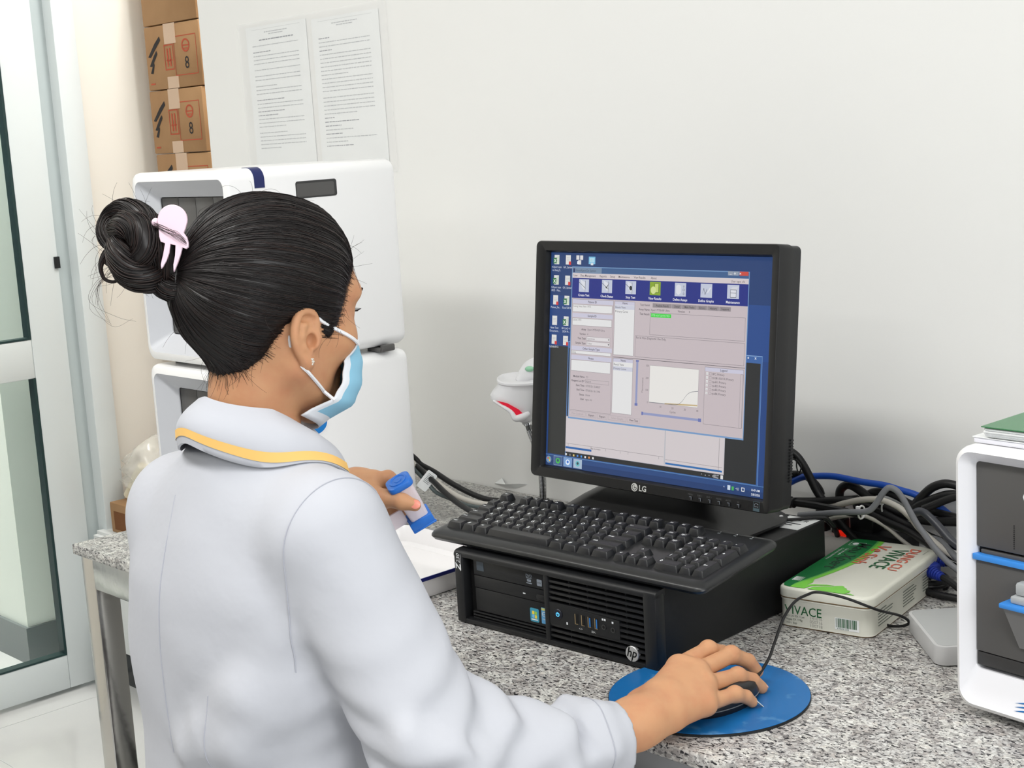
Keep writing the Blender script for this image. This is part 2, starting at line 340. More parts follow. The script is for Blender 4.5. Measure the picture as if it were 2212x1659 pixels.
CW, CH, CDp = 0.262, 0.163, 0.30
def carton(loc, label, h=CH, w=CW, dp=CDp, marks=True, grp='printed brown cartons in the recess', jit=0.0):
    t = thing('carton', label, 'box', loc, jit, group=grp)
    b = MB(); b.box(0, w, 0, dp, 0, h, card_m, b=0.003)
    b.box(w/2-0.001, w/2+0.001, 0.004, dp-0.004, h-0.0005, h+0.0006, mat('flap_gap', (84, 60, 38), 0.9))
    if marks:
        X = FRONT
        z = 0.0008
        for k, (x, y, l, hh) in enumerate(((0.012, 0.086, 0.066, 0.026), (0.016, 0.062, 0.042, 0.020), (0.018, 0.044, 0.022, 0.014))):
            b.poly([(x, y), (x+0.012, y-0.002), (x+l, y+hh*1.5), (x+l-0.004, y+hh*1.9), (x+l*0.55, y+hh*1.25)], z, mat('black_print', (44, 42, 44), 0.8), X)
        def ring(x0, y0, x1, y1, wd, M):
            b.rect(x0, y0, x1, y0+wd, z, M, X); b.rect(x0, y1-wd, x1, y1, z, M, X); b.rect(x0, y0+wd, x0+wd, y1-wd, z, M, X); b.rect(x1-wd, y0+wd, x1, y1-wd, z, M, X)
        ring(0.092, 0.047, 0.136, 0.112, 0.003, red_m); b.rect(0.104, 0.056, 0.110, 0.102, z, red_m, X); b.rect(0.117, 0.056, 0.123, 0.102, z, red_m, X); b.rect(0.100, 0.070, 0.128, 0.0735, z, red_m, X)
        ring(0.140, 0.030, 0.246, 0.130, 0.0022, red_m)
        o = [(0.196+0.019*math.cos(a), 0.104+0.017*math.sin(a)) for a in np.linspace(0, 2*math.pi, 25)]; i = [(0.196+0.014*math.cos(a), 0.104+0.0125*math.sin(a)) for a in np.linspace(0, 2*math.pi, 25)]
        for k in range(24): b.poly([o[k], o[k+1], i[k+1], i[k]], z, red_m, X)
        b.rect(0.180, 0.1025, 0.212, 0.1055, z, red_m, X); b.rect(0.186, 0.095, 0.206, 0.0975, z, red_m, X)
        b.text('8', 0.044, mat('black_print', (44, 42, 44), 0.8), X, 'CENTER', 0.197, 0.046, z)
        b.rect(0.014, 0.014, 0.036, 0.018, z, red_m, X)
        XR = TR(w, 0, 0) @ RT(z=90) @ FRONT
        b.poly([(0.03, 0.118), (0.06, 0.150), (0.064, 0.138), (0.11, 0.146), (0.06, 0.13)], z, mat('black_print', (44, 42, 44), 0.8), XR)
        b.rect(0.02, 0.02, 0.075, 0.055, z, mat('pale_red_print', (190, 140, 104), 0.8), XR)
    b.build('carton_body', t)
    if marks:
        b = MB(); b.box(0.098, 0.152, -0.0014, -0.0001, h-0.05, h+0.0005, tape_m); b.box(0.098, 0.152, -0.0014, dp*0.7, h+0.0005, h+0.0014, tape_m); b.build('packing_tape', t)
        b = MB(); b.box(0.098, 0.150, -0.0014, -0.0001, 0.0, 0.030, tape_m); b.build('packing_tape', t)
    return t
XB, YB = -1.262, 0.97
zb = 0.4282
t = thing('carton', 'large plain brown carton under the three printed cartons', 'box', (XB-0.01, YB-0.0, zb))
b = MB(); b.box(0, 0.30, 0, 0.30, 0, 1.253-zb, card_m, b=0.003); b.build('carton_body', t)
lab = ['brown carton printed 8, lowest of the three in the recess, cut off by the analyser', 'brown carton printed 8, middle of the three, tape on top and bottom', 'brown carton printed 8, upper of the three, wide tape at its top edge']
for k in range(3): carton((XB + (0.006, -0.004, 0.002)[k], YB + (0.0, 0.003, 0.001)[k], 1.2535 + k*0.1655), lab[k], jit=(0.6, -0.8, 0.5)[k])
t = carton((XB+0.0, YB+0.002, 1.2535+3*0.1655), 'plain brown carton at the very top of the stack, no print on its front', marks=False, h=0.24)
t = thing('carton', 'low brown carton under the clear bag of supplies', 'box', (-1.27, 0.735, 0.4282))
b = MB(); b.box(0, 0.30, 0, 0.20, 0, 0.082, card_m, b=0.003); b.box(0.02, 0.12, -0.0008, 0, 0.01, 0.06, mat('dark_brown_print', (120, 74, 36), 0.8)); b.build('carton_body', t)

# clear bag with cream tubes
def bag():
    t = thing('plastic_bag', 'clear plastic bag of cream plastic tubes lying on the low carton', 'bag', (-1.13, 0.84, 0.511))
    bm_ = mat('clear_film', (246, 244, 236), 0.12, trans=0.0, alpha=0.34, spec=0.8)
    b = MB(); L = []
    for i, a in enumerate(np.linspace(0, math.pi, 15)):
        r = math.sin(a)**0.7; zz = 0.078 - 0.078*math.cos(a); ring = []
        for k in range(36):
            p = 2*math.pi*k/36; w = 1 + 0.09*math.sin(5*p+3*zz*40) + 0.07*math.sin(9*p-zz*60)
            ring.append((0.155*r*w*math.cos(p), 0.10*r*w*math.sin(p), zz*(1+0.10*math.sin(3*p)) + (0.02*math.sin(7*p)*max(0, zz-0.09)*10)))
        L.append(ring)
    b.loft(L, bm_); b.build('bag_film', t, sharp=0)
    cm = mat('cream_plastic', (226, 216, 190), 0.4); ym = mat('yellow_plastic', (196, 168, 104), 0.4)
    for (x, y, z, rz, ry, M) in ((-0.09, -0.045, 0.05, 20, 35, cm), (-0.05, -0.05, 0.055, 10, 40, cm), (-0.01, -0.05, 0.05, 25, 38, cm), (0.05, -0.03, 0.06, -10, 40, cm), (0.04, 0.02, 0.1, -30, 80, ym), (-0.05, 0.02, 0.085, 60, 75, cm)):
        b = MB(); b.cyl(0.017, -0.055, 0.055, M, TR(x, y, z) @ RT(0, ry, rz), b=0.004); b.build('plastic_tube', t)
bag()

# ================================================================== NOTICE on the wall
def notice(x, z, label, nl, title):
    t = thing('notice_sheet', label, 'notice', (x, 0.6790, z), group='typed notices on the wall')
    t.rotation_euler = (0, math.radians(-0.4), 0)
    b = MB(); L = []
    b.slab(0.21, 0.297, 0, 0.0006, 0.001, paper_m, TR(0.105, 0, 0.1485) @ FRONT); b.build('sheet', t)
    b = MB(); X = TR(0, -0.0008, 0) @ FRONT
    rr = random.Random(nl)
    def line(x0, x1, y, h, M):
        xx = x0
        while xx < x1:
            w = rr.uniform(0.003, 0.013); w = min(w, x1-xx); b.rect(xx, y, xx+w, y+h, 0, M, X); xx += w+rr.uniform(0.0010, 0.0018)
    line(0.065, 0.145, 0.283, 0.0018, ink_m); line(0.08, 0.13, 0.2785, 0.0018, ink_m); b.rect(0.02, 0.2905, 0.19, 0.2909, 0, ink_m, X)
    if title: line(0.045, 0.165, 0.268, 0.0024, inkm_m)
    y = 0.257
    while y > 0.045:
        sty = rr.random()
        line(0.02, 0.02 + (0.16 if sty > 0.35 else rr.uniform(0.03, 0.11)), y, 0.0017, inkm_m if sty < 0.22 else ink_m)
        y -= 0.0078 if rr.random() > 0.12 else 0.0125
    line(0.02, 0.04, 0.011, 0.0014, ink_m); line(0.085, 0.105, 0.011, 0.0014, ink_m); line(0.175, 0.19, 0.011, 0.0014, ink_m); b.rect(0.02, 0.0148, 0.19, 0.0151, 0, ink_m, X)
    b.build('printed_text', t)
notice(-0.352, 1.368, 'typed white notice sheet on the wall with a heading, nearer the brown cartons', 3, True)
notice(-0.124, 1.365, 'typed white notice sheet on the wall without a heading, nearer the monitor', 8, False)
b = MB(); film_m = mat('plastic_sleeve_film', (250, 250, 250), 0.10, alpha=0.13, spec=0.7, bump=(16, 0.5, 0.02))
b.slab(0.49, 0.315, 0.002, 0.0026, 0.002, film_m, TR(-0.134, 0.6785, 1.518) @ RT(y=-0.4) @ FRONT); tag(b.build('plastic_sleeve'), 'clear plastic sleeve taped over the two typed notices', 'sleeve')
# peeling paint flakes at the foot of the wall
b = MB(); V = [(0.325, 0.679, 0.787), (0.346, 0.679, 0.800), (0.362, 0.671, 0.792), (0.398, 0.675, 0.797), (0.412, 0.679, 0.797), (0.38, 0.679, 0.785)]
V2 = [(x, y-0.0007, z) for x, y, z in V]
b.add(V+V2, [(0,2,1),(0,5,2),(2,5,3),(3,5,4),(6,7,8),(6,8,11),(8,9,11),(9,10,11),(0,1,7,6),(1,2,8,7),(2,3,9,8),(3,4,10,9)], paper_m, smooth=False)
tag(b.build('paint_flake'), 'curled flake of white paint peeling off the wall above the table', 'flake')

# ================================================================== ANALYSERS
def analyser_stack(loc, label, badge, top):
    W_, D_, H_ = 0.281, 0.318, 0.299
    t = thing('analyser', label, 'analyser', loc, group='white analyser modules')
    b = MB(); ff = W_/2
    # shell: loft of rounded rects along depth (front to back), local front = -y
    X = TR(ff, 0, H_/2) @ FRONT       # local z -> -y
    prof = [(0.0, 0.0, 0.012), (0.0, -0.0005, 0.012)]
    L = []
    for inset, y, r in ((0.014, 0.0, 0.014), (0.006, -0.001, 0.016), (0.0015, -0.004, 0.018), (0.0, -0.010, 0.018), (0.0, -(D_-0.012), 0.018), (0.003, -(D_-0.004), 0.016), (0.012, -D_, 0.012)):
        L.append([(x, yy, y) for x, yy in rrect(W_-2*inset, H_-2*inset, r, 6)])
    b.loft(L, white_m, X, cap0=False, cap1=True)
    b.build('housing', t)
    b = MB()      # recessed pale bezel
    L = []
    for inset, y, r in ((0.014, 0.0, 0.014), (0.0145, -0.001, 0.013), (0.040, -0.028, 0.006), (0.040, -0.030, 0.006)):
        L.append([(x, yy, y) for x, yy in rrect(W_-2*inset, H_-2*inset, r, 6)])
    b.loft(L, bezelw_m, X, cap0=False, cap1=False); b.build('front_bezel', t)
    for k in range(4):
        b = MB(); x0 = 0.041 + k*0.0498
        b.box(x0+0.0004, x0+0.0494, 0.030, 0.034, 0.041, H_-0.041, charc_m, b=0.001); b.box(x0+0.0485, x0+0.0499, 0.0300, 0.034, 0.041, H_-0.041, mat('charcoal_gap', (70, 69, 68), 0.5))
        b.rect(x0+0.01, 0.09, x0+0.04, 0.0905, -0.0298, charc2_m, FRONT)
        b.box(x0+0.024, x0+0.0256, 0.0294, 0.031, 0.12, 0.15, emis('green_led', (150, 190, 40), 1.0) if k == 0 else charc2_m)
        b.build('module_door', t)
    b = MB(); b.box(W_-0.0005, W_+0.0012, 0.118, 0.190, 0.252, 0.274, charc_m, b=0.004) if False else None
    XS = TR(W_, 0.158, H_-0.038) @ RT(z=90) @ FRONT
    b.slab(0.077, 0.026, -0.002, 0.0004, 0.004, charc2_m, XS); b.slab(0.071, 0.020, 0.0002, 0.0008, 0.003, charc_m, XS @ TR(-0.002, -0.0005, 0)); b.build('carry_handle', t)
    # blue band wrapping the top edge near the front
    b = MB(); L = []
    for yy in (0.046, 0.064):
        arc = [(W_-0.018+0.0187*math.cos(q), yy, H_-0.018+0.0187*math.sin(q)) for q in np.linspace(0, math.pi/2, 10)]
        L.append([(W_+0.0007, yy, H_-0.030)]+arc+[(W_-0.030, yy, H_+0.0007), (W_-0.030, yy, H_-0.0005), (W_-0.02, yy, H_-0.02), (W_-0.0005, yy, H_-0.030)])
    b.loft(L, mat('navy_band', (22, 34, 92), 0.3))
    if top: b.build('blue_band', t)
    b = MB()
    for x in (0.03, W_-0.05):
        for y in (0.03, D_-0.05): b.cyl(0.012, -0.0075, 0.002, charc_m, TR(x+0.01, y+0.01, 0))
    b.build('foot', t) if False else None
    for x in (0.04, W_-0.04):
        for y in (0.04, D_-0.04):
            f = MB(); f.cyl(0.011, -0.0072, 0.004, charc_m, TR(x, y, 0)); f.build('foot', t)
    if top:
        b = MB(); b.box(W_-0.03, W_+0.002, 0.255, 0.285, -0.0068, -0.0005, charc_m, b=0.002); b.box(W_+0.0, W_+0.007, 0.258, 0.284, -0.0068, 0.004, charc_m, b=0.002); b.build('latch', t)
    if badge:
        b = MB(); XS = TR(W_+0.0004, 0.118, 0.208) @ RT(z=90) @ FRONT
        b.prism([(0.026*math.cos(a), 0.020*math.sin(a)) for a in np.linspace(0, 2*math.pi, 33)[:-1]], 0, 0.0004, mat('white_sticker', (245, 245, 245), 0.4), XS)
        b.prism([(0.0245*math.cos(a), 0.0185*math.sin(a)) for a in np.linspace(0, 2*math.pi, 33)[:-1]], 0.0004, 0.0006, mat('sticker_blue', (30, 120, 196), 0.4), XS)
        b.text('AN NIDA.', 0.0085, legend_m, XS, 'CENTER', 0.002, -0.002, 0.0008, bold=0.02); b.text('VN', 0.0085, legend_m, XS, 'CENTER', 0, 0.006, 0.0008, bold=0.02); b.build('round_sticker', t)
    return t
analyser_stack((0.152, 0.092, TT+0.0074), 'white analyser module standing on the granite, lower of the stacked pair', True, False)
analyser_stack((0.152, 0.092, TT+0.0074+0.299+0.0074), 'white analyser module with a dark blue band, upper of the stacked pair', False, True)

def right_analyser():
    W_, D_, H_ = 0.281, 0.29, 0.286
    t = thing('analyser', 'white analyser with an open charcoal front cut by the frame, books on top', 'analyser', (1.505, 0.252, TT+0.011), -6.0, group='white analyser modules')
    X = TR(W_/2, 0, H_/2) @ FRONT
    b = MB(); L = []
    for inset, y, r in ((0.006, 0.0, 0.016), (0.0015, -0.003, 0.019), (0.0, -0.009, 0.02), (0.0, -(D_-0.012), 0.02), (0.004, -(D_-0.003), 0.016), (0.012, -D_, 0.012)):
        L.append([(x, yy, y) for x, yy in rrect(W_-2*inset, H_-2*inset, r, 6)])
    b.loft(L, white_m, X, cap0=False); b.build('housing', t)
    b = MB(); L = []
    o_ = rrect(W_-0.012, H_-0.012, 0.016, 6); o2 = rrect(W_-0.014, H_-0.014, 0.0155, 6)
    in_ = rrect(0.246, 0.226, 0.006, 6, 0, 0.012)
    L = [[(x, y, 0.0) for x, y in o_], [(x, y, -0.0012) for x, y in o2], [(x*0.5+a*0.5, y*0.5+c*0.5, -0.007) for (x, y), (a, c) in zip(o2, in_)], [(x, y, -0.014) for x, y in in_], [(x, y, -0.024) for x, y in in_]]
    b.loft(L, mat('white_front_bezel', (232, 232, 236), 0.28, coat=0.2), X, cap0=False, cap1=False); b.build('front_bezel', t)
    px0, pz0, pz1 = 0.0180, 0.046, 0.2695
    b = MB(); b.box(px0, W_-px0, 0.0145, 0.0205, 0.176, pz1, charc_m, b=0.0015); b.text('GeneXpert', 0.020, legend_m, FRONT, 'LEFT', 0.072, 0.231, -0.0143)
    for k in range(12): b.box(0.0624, 0.0634, 0.0139, 0.0146, 0.181+k*0.0022, 0.182+k*0.0022, dark_m)
    b.box(px0, W_-px0, 0.0205, 0.027, 0.16, 0.18, dark_m); b.build('upper_panel', t)
    b = MB(); b.box(px0+0.004, W_-px0-0.004, 0.0160, 0.025, 0.1685, 0.1735, charc_m, b=0.001); b.build('tray_ledge', t)
    for k in range(4):
        x0 = px0 + k*0.0612
        if k == 0 or k == 1:
            pass
        d = MB(); d.box(x0+0.0004, x0+0.0608, 0.0130, 0.0225, 0.062, 0.163, charc_m, b=0.0012); d.box(x0-0.002 if k == 0 else x0, x0+0.0612, 0.0095, 0.019, 0.1625, 0.1690, blue_m, b=0.001); d.build('module_door', t)
    # lowered loading door with a cartridge bay
    d = MB(); P = [(0.058, 0.098), (0.118, 0.098), (0.112, 0.062), (0.084, 0.062)]
    L = [[(0.062, -0.004, 0.1225), (0.112, -0.004, 0.1225), (0.112, 0.018, 0.1225), (0.062, 0.018, 0.1225)], [(0.072, 0.010, 0.078), (0.112, 0.010, 0.078), (0.112, 0.018, 0.078), (0.072, 0.018, 0.078)]]
    d.loft(L, mat('mid_grey_door', (112, 112, 112), 0.4)); d.box(0.0585, 0.115, -0.007, 0.016, 0.1225, 0.128, blue_m, b=0.0015)
    d.box(0.068, 0.112, -0.001, 0.018, 0.128, 0.136, mat('pale_grey_plastic', (170, 174, 176), 0.35), b=0.002); d.box(0.071, 0.112, 0.003, 0.019, 0.136, 0.150, mat('pale_grey_plastic', (170, 174, 176), 0.35), b=0.003); d.build('loading_door', t)
    b = MB(); b.box(px0+0.001, W_-px0, 0.0135, 0.0225, 0.0465, 0.061, charc2_m, b=0.001); b.build('lower_strip', t)
    b = MB()
    for k in range(3):
        P1 = [(0.070+0.05*s_, 0.020 - k*0.0042 + 0.0065*math.sin(s_*math.pi*0.9) - 0.004*s_) for s_ in np.linspace(0, 1, 12)]
        P2 = [(0.070+0.05*s_, 0.020 - k*0.0042 - 0.0026*math.sin(s_*math.pi) + 0.0065*math.sin(s_*math.pi*0.9) - 0.004*s_) for s_ in np.linspace(1, 0, 12)]
        b.poly(P1+P2, 0.0007, mat('logo_blue', (36, 110, 176), 0.4), TR(0, 0.0012, 0.007) @ RT(x=72) @ TR(0, -0.007, 0))
    b.build('emblem', t)
    for x in (0.05, W_-0.05):
        for y in (0.05, D_-0.05):
            f = MB(); f.cyl(0.012, -0.011, 0.004, charc_m, TR(x, y, 0)); f.build('foot', t)
right_analyser()
# booklets on the right analyser
zt = TT+0.011+0.286
t = thing('booklet', 'white booklet lying flat on the white analyser under the green book', 'book', (1.521, 0.266, zt+0.0008), -4)
b = MB(); b.box(0, 0.21, 0, 0.20, 0.0, 0.0058, mat('page_edges', (232, 232, 240), 0.8), b=0.001); b.build('page_block', t)
b = MB(); b.box(-0.0015, 0.2115, -0.001, 0.201, 0.0058, 0.0064, paper_m); b.text('PHIEU XN', 0.008, inkd_m, TR(0.075, 0.006, 0.0066)); b.build('cover', t)
t = thing('book', 'green covered book with thick white pages on top of the white booklet', 'book', (1.532, 0.262, zt+0.0075), -2)
b = MB(); L = []
for z, i in ((0, 0.004), (0.002, 0.0015), (0.006, 0.0), (0.0098, 0.001), (0.0112, 0.004)): L.append([(x, y, z) for x, y in rrect(0.21-2*i, 0.21-2*i, 0.004, 3, 0.105, 0.105)])
b.loft(L, paper_m)
for k in range(3): b.box(0.004, 0.2, -0.0003, 0.002, 0.0030+k*0.0026, 0.0033+k*0.0026, ink_m)
b.build('page_block', t)
b = MB(); b.box(0.0, 0.212, -0.001, 0.212, 0.0113, 0.0123, mat('green_cover', (66, 124, 82), 0.3)); b.text('SO', 0.04, legend_m, TR(0.055, 0.01, 0.0125)); b.build('cover', t)

# ================================================================== COMPUTER (lying flat on the table)
pc = thing('desktop_computer', 'black desktop computer lying flat on the granite under the keyboard and monitor', 'computer', (0.84, 0.127, TT), 2.9)
b = MB(); b.slab(0.334, 0.10, -0.379, -0.020, 0.002, black2_m, TR(0.169, 0, 0.0505) @ FRONT, b=0.002); b.build('case', pc)
b = MB()
XB_ = TR(0, 0, 0)
def chamf(x0, x1):   # top bar with a rounded, light catching front edge
    L = [[(x, 0.0205, 0.0925), (x, 0.0015, 0.0925), (x, 0.0015, 0.0955), (x, 0.003, 0.0985), (x, 0.0065, 0.1005), (x, 0.0205, 0.1015)] for x in (x0, x1)]
    b.loft(L, black_m)
chamf(0.0, 0.338)
b.box(0, 0.338, 0.002, 0.0205, 0.0015, 0.008, black_m, b=0.0015); b.box(0.0, 0.0155, 0.0012, 0.0205, 0.0015, 0.0975, black_m, b=0.002); b.box(0.3185, 0.338, 0.0012, 0.0205, 0.0015, 0.0985, black_m, b=0.003)
b.box(0.1592, 0.1665, 0.002, 0.0205, 0.006, 0.094, black_m, b=0.001)
b.box(0.015, 0.32, 0.0165, 0.0205, 0.006, 0.094, dark_m)
for k in range(12):
    z = 0.0125 + k*0.0071
    b.box(0.166, 0.319, 0.0035, 0.014, z, z+0.0034, black_m, b=0.0006)
for x in (0.196, 0.226, 0.256, 0.287): b.box(x, x+0.002, 0.008, 0.016, 0.008, 0.094, black_m)
for k in range(3): b.box(0.024, 0.158, 0.008, 0.016, 0.0085+k*0.0042, 0.0107+k*0.0042, black_m)
b.text('Z', 0.0125, legend_m, TR(0.0118, 0.0010, 0.0735) @ FRONT @ RT(z=90), bold=0.03, shear=0.25); b.text('230', 0.0085, legend_m, TR(0.0108, 0.0010, 0.0835) @ FRONT @ RT(z=90), shear=0.2)
b.rect(0.0124, 0.074, 0.0129, 0.096, 0, legend_m, TR(0, 0.0010, 0) @ FRONT)
b.build('front_bezel', pc)
FP = TR(0, 0.0, 0) @ FRONT
d = MB(); d.box(0.0300, 0.1590, 0.0075, 0.016, 0.0700, 0.0918, black_m, b=0.0008); d.box(0.0295, 0.1590, 0.0080, 0.016, 0.0525, 0.0692, black_m, b=0.0008)
d.rect(0.0362, 0.0768, 0.0490, 0.0890, -0.0072, mat('dull_blue_label', (62, 72, 82), 0.4), FP)
gl = mat('grey_legend', (128, 136, 146), 0.5)
d.text('DVD', 0.0052, gl, FP, 'CENTER', 0.1300, 0.0830, -0.0073, bold=0.02); d.rect(0.1252, 0.0812, 0.1348, 0.0820, -0.0073, gl, FP); d.rect(0.1265, 0.0768, 0.1335, 0.0800, -0.0073, gl, FP); d.rect(0.1252, 0.0742, 0.1348, 0.0756, -0.0073, gl, FP)
d.slab(0.0085, 0.0085, -0.0074, -0.0072, 0.001, gl, FP @ TR(0.1478, 0.0783, 0)); d.text('RW', 0.0036, black_m, FP, 'CENTER', 0.1478, 0.077, -0.0071)
d.rect(0.1180, 0.0590, 0.1224, 0.0606, -0.0073, legend_m, FP)
d.build('optical_drive', pc)
d = MB(); d.slab(0.015, 0.0075, -0.0078, -0.0066, 0.003, black_m, FP @ TR(0.149, 0.0590, 0), b=0.0005); d.build('eject_button', pc)
d = MB(); d.box(0.0300, 0.1590, 0.0085, 0.016, 0.0205, 0.0518, black_m, b=0.0008); d.build('drive_blank', pc)
d = MB(); X = FP @ TR(0.1356, 0.0332, 0)
d.slab(0.0150, 0.0180, -0.0084, -0.0081, 0.002, mat('sticker_teal', (60, 148, 176), 0.3), X); dz = -0.0080
for x, y, c in ((-0.0042, 0.0012, (240, 214, 70)), (0.0002, 0.0008, (150, 200, 70)), (-0.0042, -0.0036, (120, 190, 236)), (0.0002, -0.0040, (240, 214, 70))): d.poly([(x, y), (x+0.0038, y-0.0003), (x+0.0041, y+0.0040), (x+0.0003, y+0.0043)], dz, mat('flag_%d%d%d' % c, c, 0.4), X)
d.rect(-0.0055, -0.0068, 0.0055, -0.0052, dz, legend_m, X); d.build('licence_sticker', pc, label='teal sticker with a four coloured flag')
d = MB(); X = FP @ TR(0.1535, 0.0352, 0); d.slab(0.0118, 0.0210, -0.0084, -0.0081, 0.0008, mat('sticker_blue2', (92, 160, 208), 0.3), X); d.rect(-0.0055, 0.0070, 0.0055, 0.0100, dz, mat('sticker_gold', (196, 196, 110), 0.4), X)
o = [(0.0048*math.cos(a), 0.002+0.0034*math.sin(a)) for a in np.linspace(0.3, 5.9, 20)]; i = [(0.004*math.cos(a), 0.002+0.0027*math.sin(a)) for a in np.linspace(0.3, 5.9, 20)]
for k in range(19): d.poly([o[k], o[k+1], i[k+1], i[k]], dz, legend_m, X)
d.text('intel', 0.0036, legend_m, X, 'CENTER', 0, 0.0010, dz); d.text('CORE i7', 0.0024, legend_m, X, 'CENTER', 0, -0.0055, dz); d.build('processor_sticker', pc, label='pale blue sticker cut off by the bezel')
d = MB(); d.add([(0.1660, 0.0030, 0.0300), (0.2805, 0.0030, 0.0300), (0.2805, 0.0030, 0.0545), (0.1660, 0.0030, 0.0585), (0.1660, 0.0160, 0.0300), (0.2805, 0.0160, 0.0300), (0.2805, 0.0160, 0.0545), (0.1660, 0.0160, 0.0585)], [(0,1,2,3),(0,4,5,1),(1,5,6,2),(2,6,7,3),(3,7,4,0)], black_m, smooth=False)
XP = TR(0, 0.0029, 0) @ FRONT
for x in (0.250, 0.2535): d.rect(x+0.003, 0.0502, x+0.0055, 0.0528, 0.0001, legend_m, XP)
d.rect(0.2685, 0.0490, 0.2712, 0.0516, 0.0001, legend_m, XP); d.rect(0.1945, 0.0335, 0.1970, 0.0368, 0.0001, legend_m, XP); d.text('<->', 0.004, legend_m, XP, 'CENTER', 0.2180, 0.0310, 0.0001); d.text('SS<-', 0.004, legend_m, XP, 'CENTER', 0.239, 0.0310, 0.0001)
d.build('port_panel', pc)
d = MB(); X = TR(0.1815, 0.003, 0.0445) @ FRONT
d.cyl(0.0068, -0.002, 0.0012, mat('button_navy', (16, 20, 34), 0.3), X, b=0.0006)
gm = emis('power_glow', (90, 200, 255), 1.6)
o = [(0.0024*math.cos(a), 0.0024*math.sin(a)) for a in np.linspace(2.2, 7.2, 18)]
d.tube([(x, y, 0.0013) for x, y in o], 0.0005, gm, X, n=5); d.tube([(0, 0.0004, 0.0013), (0, 0.003, 0.0013)], 0.0005, gm, X, n=5); d.build('power_button', pc, label='round power button with a lit blue symbol')
for x, c in ((0.2120, dark_m), (0.2225, dark_m), (0.2332, mat('usb_blue', (44, 120, 200), 0.4)), (0.2440, mat('usb_blue', (44, 120, 200), 0.4))):
    d = MB(); X = TR(x, 0.0028, 0.0438) @ FRONT
    d.rect(-0.0028, -0.0067, 0.0028, 0.0067, 0.0001, dark_m, X); d.rect(-0.0006, -0.0058, 0.0012, 0.0058, 0.0002, c, X)
    d.box(-0.0028, -0.0017, -0.0067, 0.0067, 0, 0.0004, gold_m, X); d.box(-0.0028, 0.0022, -0.0067, -0.0060, 0, 0.0004, gold_m, X); d.build('usb_port', pc)
for x, z in ((0.2555, 0.0418), (0.2700, 0.0408)):
    d = MB(); X = TR(x, 0.0028, z) @ FRONT; d.lathe([(0.0034, 0), (0.0034, 0.0006), (0.0022, 0.0006), (0.0020, 0.0001)], charc2_m, X, 18, caps=False); d.lathe([(0.002, 0.0001), (0.0001, 0.0001)], dark_m, X, 18, caps=False); d.build('audio_jack', pc)
d = MB(); X = TR(0.2985, 0.0034, 0.0168) @ FRONT
d.cyl(0.0098, -0.004, 0.0014, mat('silver_badge', (206, 206, 206), 0.3, metal=0.6), X, n=36, b=0.0005)
d.text('hp', 0.0155, dark_m, X, 'CENTER', -0.0004, -0.0035, 0.0016, shear=0.28, bold=0.018); d.poly([(-0.0060, 0.0035), (-0.0044, 0.0035), (-0.0028, 0.0090), (-0.0044, 0.0086)], 0.00155, dark_m, X); d.poly([(-0.0014, -0.0094), (0.0002, -0.0095), (0.0020, -0.003), (0.0004, -0.003)], 0.00155, dark_m, X); d.build('round_badge', pc)
for x in (0.03, 0.30):
    for y in (0.03, 0.34): f = MB(); f.cyl(0.008, 0.0, 0.0015, dark_m, TR(x, y, 0)); f.build('foot', pc)
d = MB(); d.box(0.285, 0.333, 0.315, 0.372, 0.1006, 0.1009, paper_m)
for k in range(5): d.rect(0.29, 0.322+k*0.008, 0.29+0.015+0.018*((k*7) % 3)/2, 0.3255+k*0.008, 0.1011, inkd_m)
d.text('R', 0.012, inkd_m, TR(0.318, 0.352, 0.1011)); d.build('white_sticker', pc, label='white printed sticker on the back corner of the top')

# ================================================================== KEYBOARD
kb = thing('keyboard', 'black full size keyboard resting on top of the desktop computer', 'keyboard', (0.782, 0.134, TT+0.1018))
kb.rotation_euler = (0.115, 0, math.radians(2.67))
KW, KD = 0.46, 0.165
b = MB()
L = []
for i, z, r in ((0.010, 0.0002, 0.008), (0.003, 0.003, 0.012), (0.0, 0.0075, 0.014), (0.0003, 0.0095, 0.014), (0.003, 0.0125, 0.012), (0.013, 0.0155, 0.008), (0.017, 0.0152, 0.006)):
    L.append([(x, y, z) for x, y in rrect(KW-2*i, KD-2*i, r, 5, KW/2, KD/2)])
b.loft(L, kb_m); 
for k, x in enumerate((0.378, 0.402, 0.426)):
    b.rect(x, 0.147, x+0.004, 0.149, 0.0155, mat('led_window', (120, 126, 128), 0.4)); b.text('1AS'[k], 0.004, legend_m, TR(x+0.001, 0.151, 0.0155))
b.build('keyboard_body', kb)
for x in (0.05, KW-0.09): 
    f = MB(); f.box(x, x+0.04, KD-0.022, KD-0.012, -0.0163, 0.004, kb_m, b=0.002); f.build('keyboard_foot', kb)
U = 0.01905; KX0 = 0.0165; KY0 = 0.0215; KZ = 0.0148
rows = []
def R(y, lst, x=0):
    for w, t in lst:
        if t is not None: rows.append((x, y, w, 1, t))
        x += w
R(0, [(1.5, 'Ctrl'), (1.25, '#'), (1.25, 'Alt'), (5.75, ''), (1.25, 'Alt'), (1.25, '#'), (1.25, '='), (1.5, 'Ctrl')])
R(1, [(2.25, 'Shift')] + [(1, c) for c in 'ZXCVBNM,./'] + [(2.75, 'Shift')])
R(2, [(1.75, 'Caps')] + [(1, c) for c in "ASDFGHJKL;'"] + [(2.25, 'Enter')])
R(3, [(1.5, 'Tab')] + [(1, c) for c in 'QWERTYUIOP[]'] + [(1.5, '\\')])
R(4, [(1, c) for c in '`1234567890-='] + [(2, '<---')])
FY = 5.42
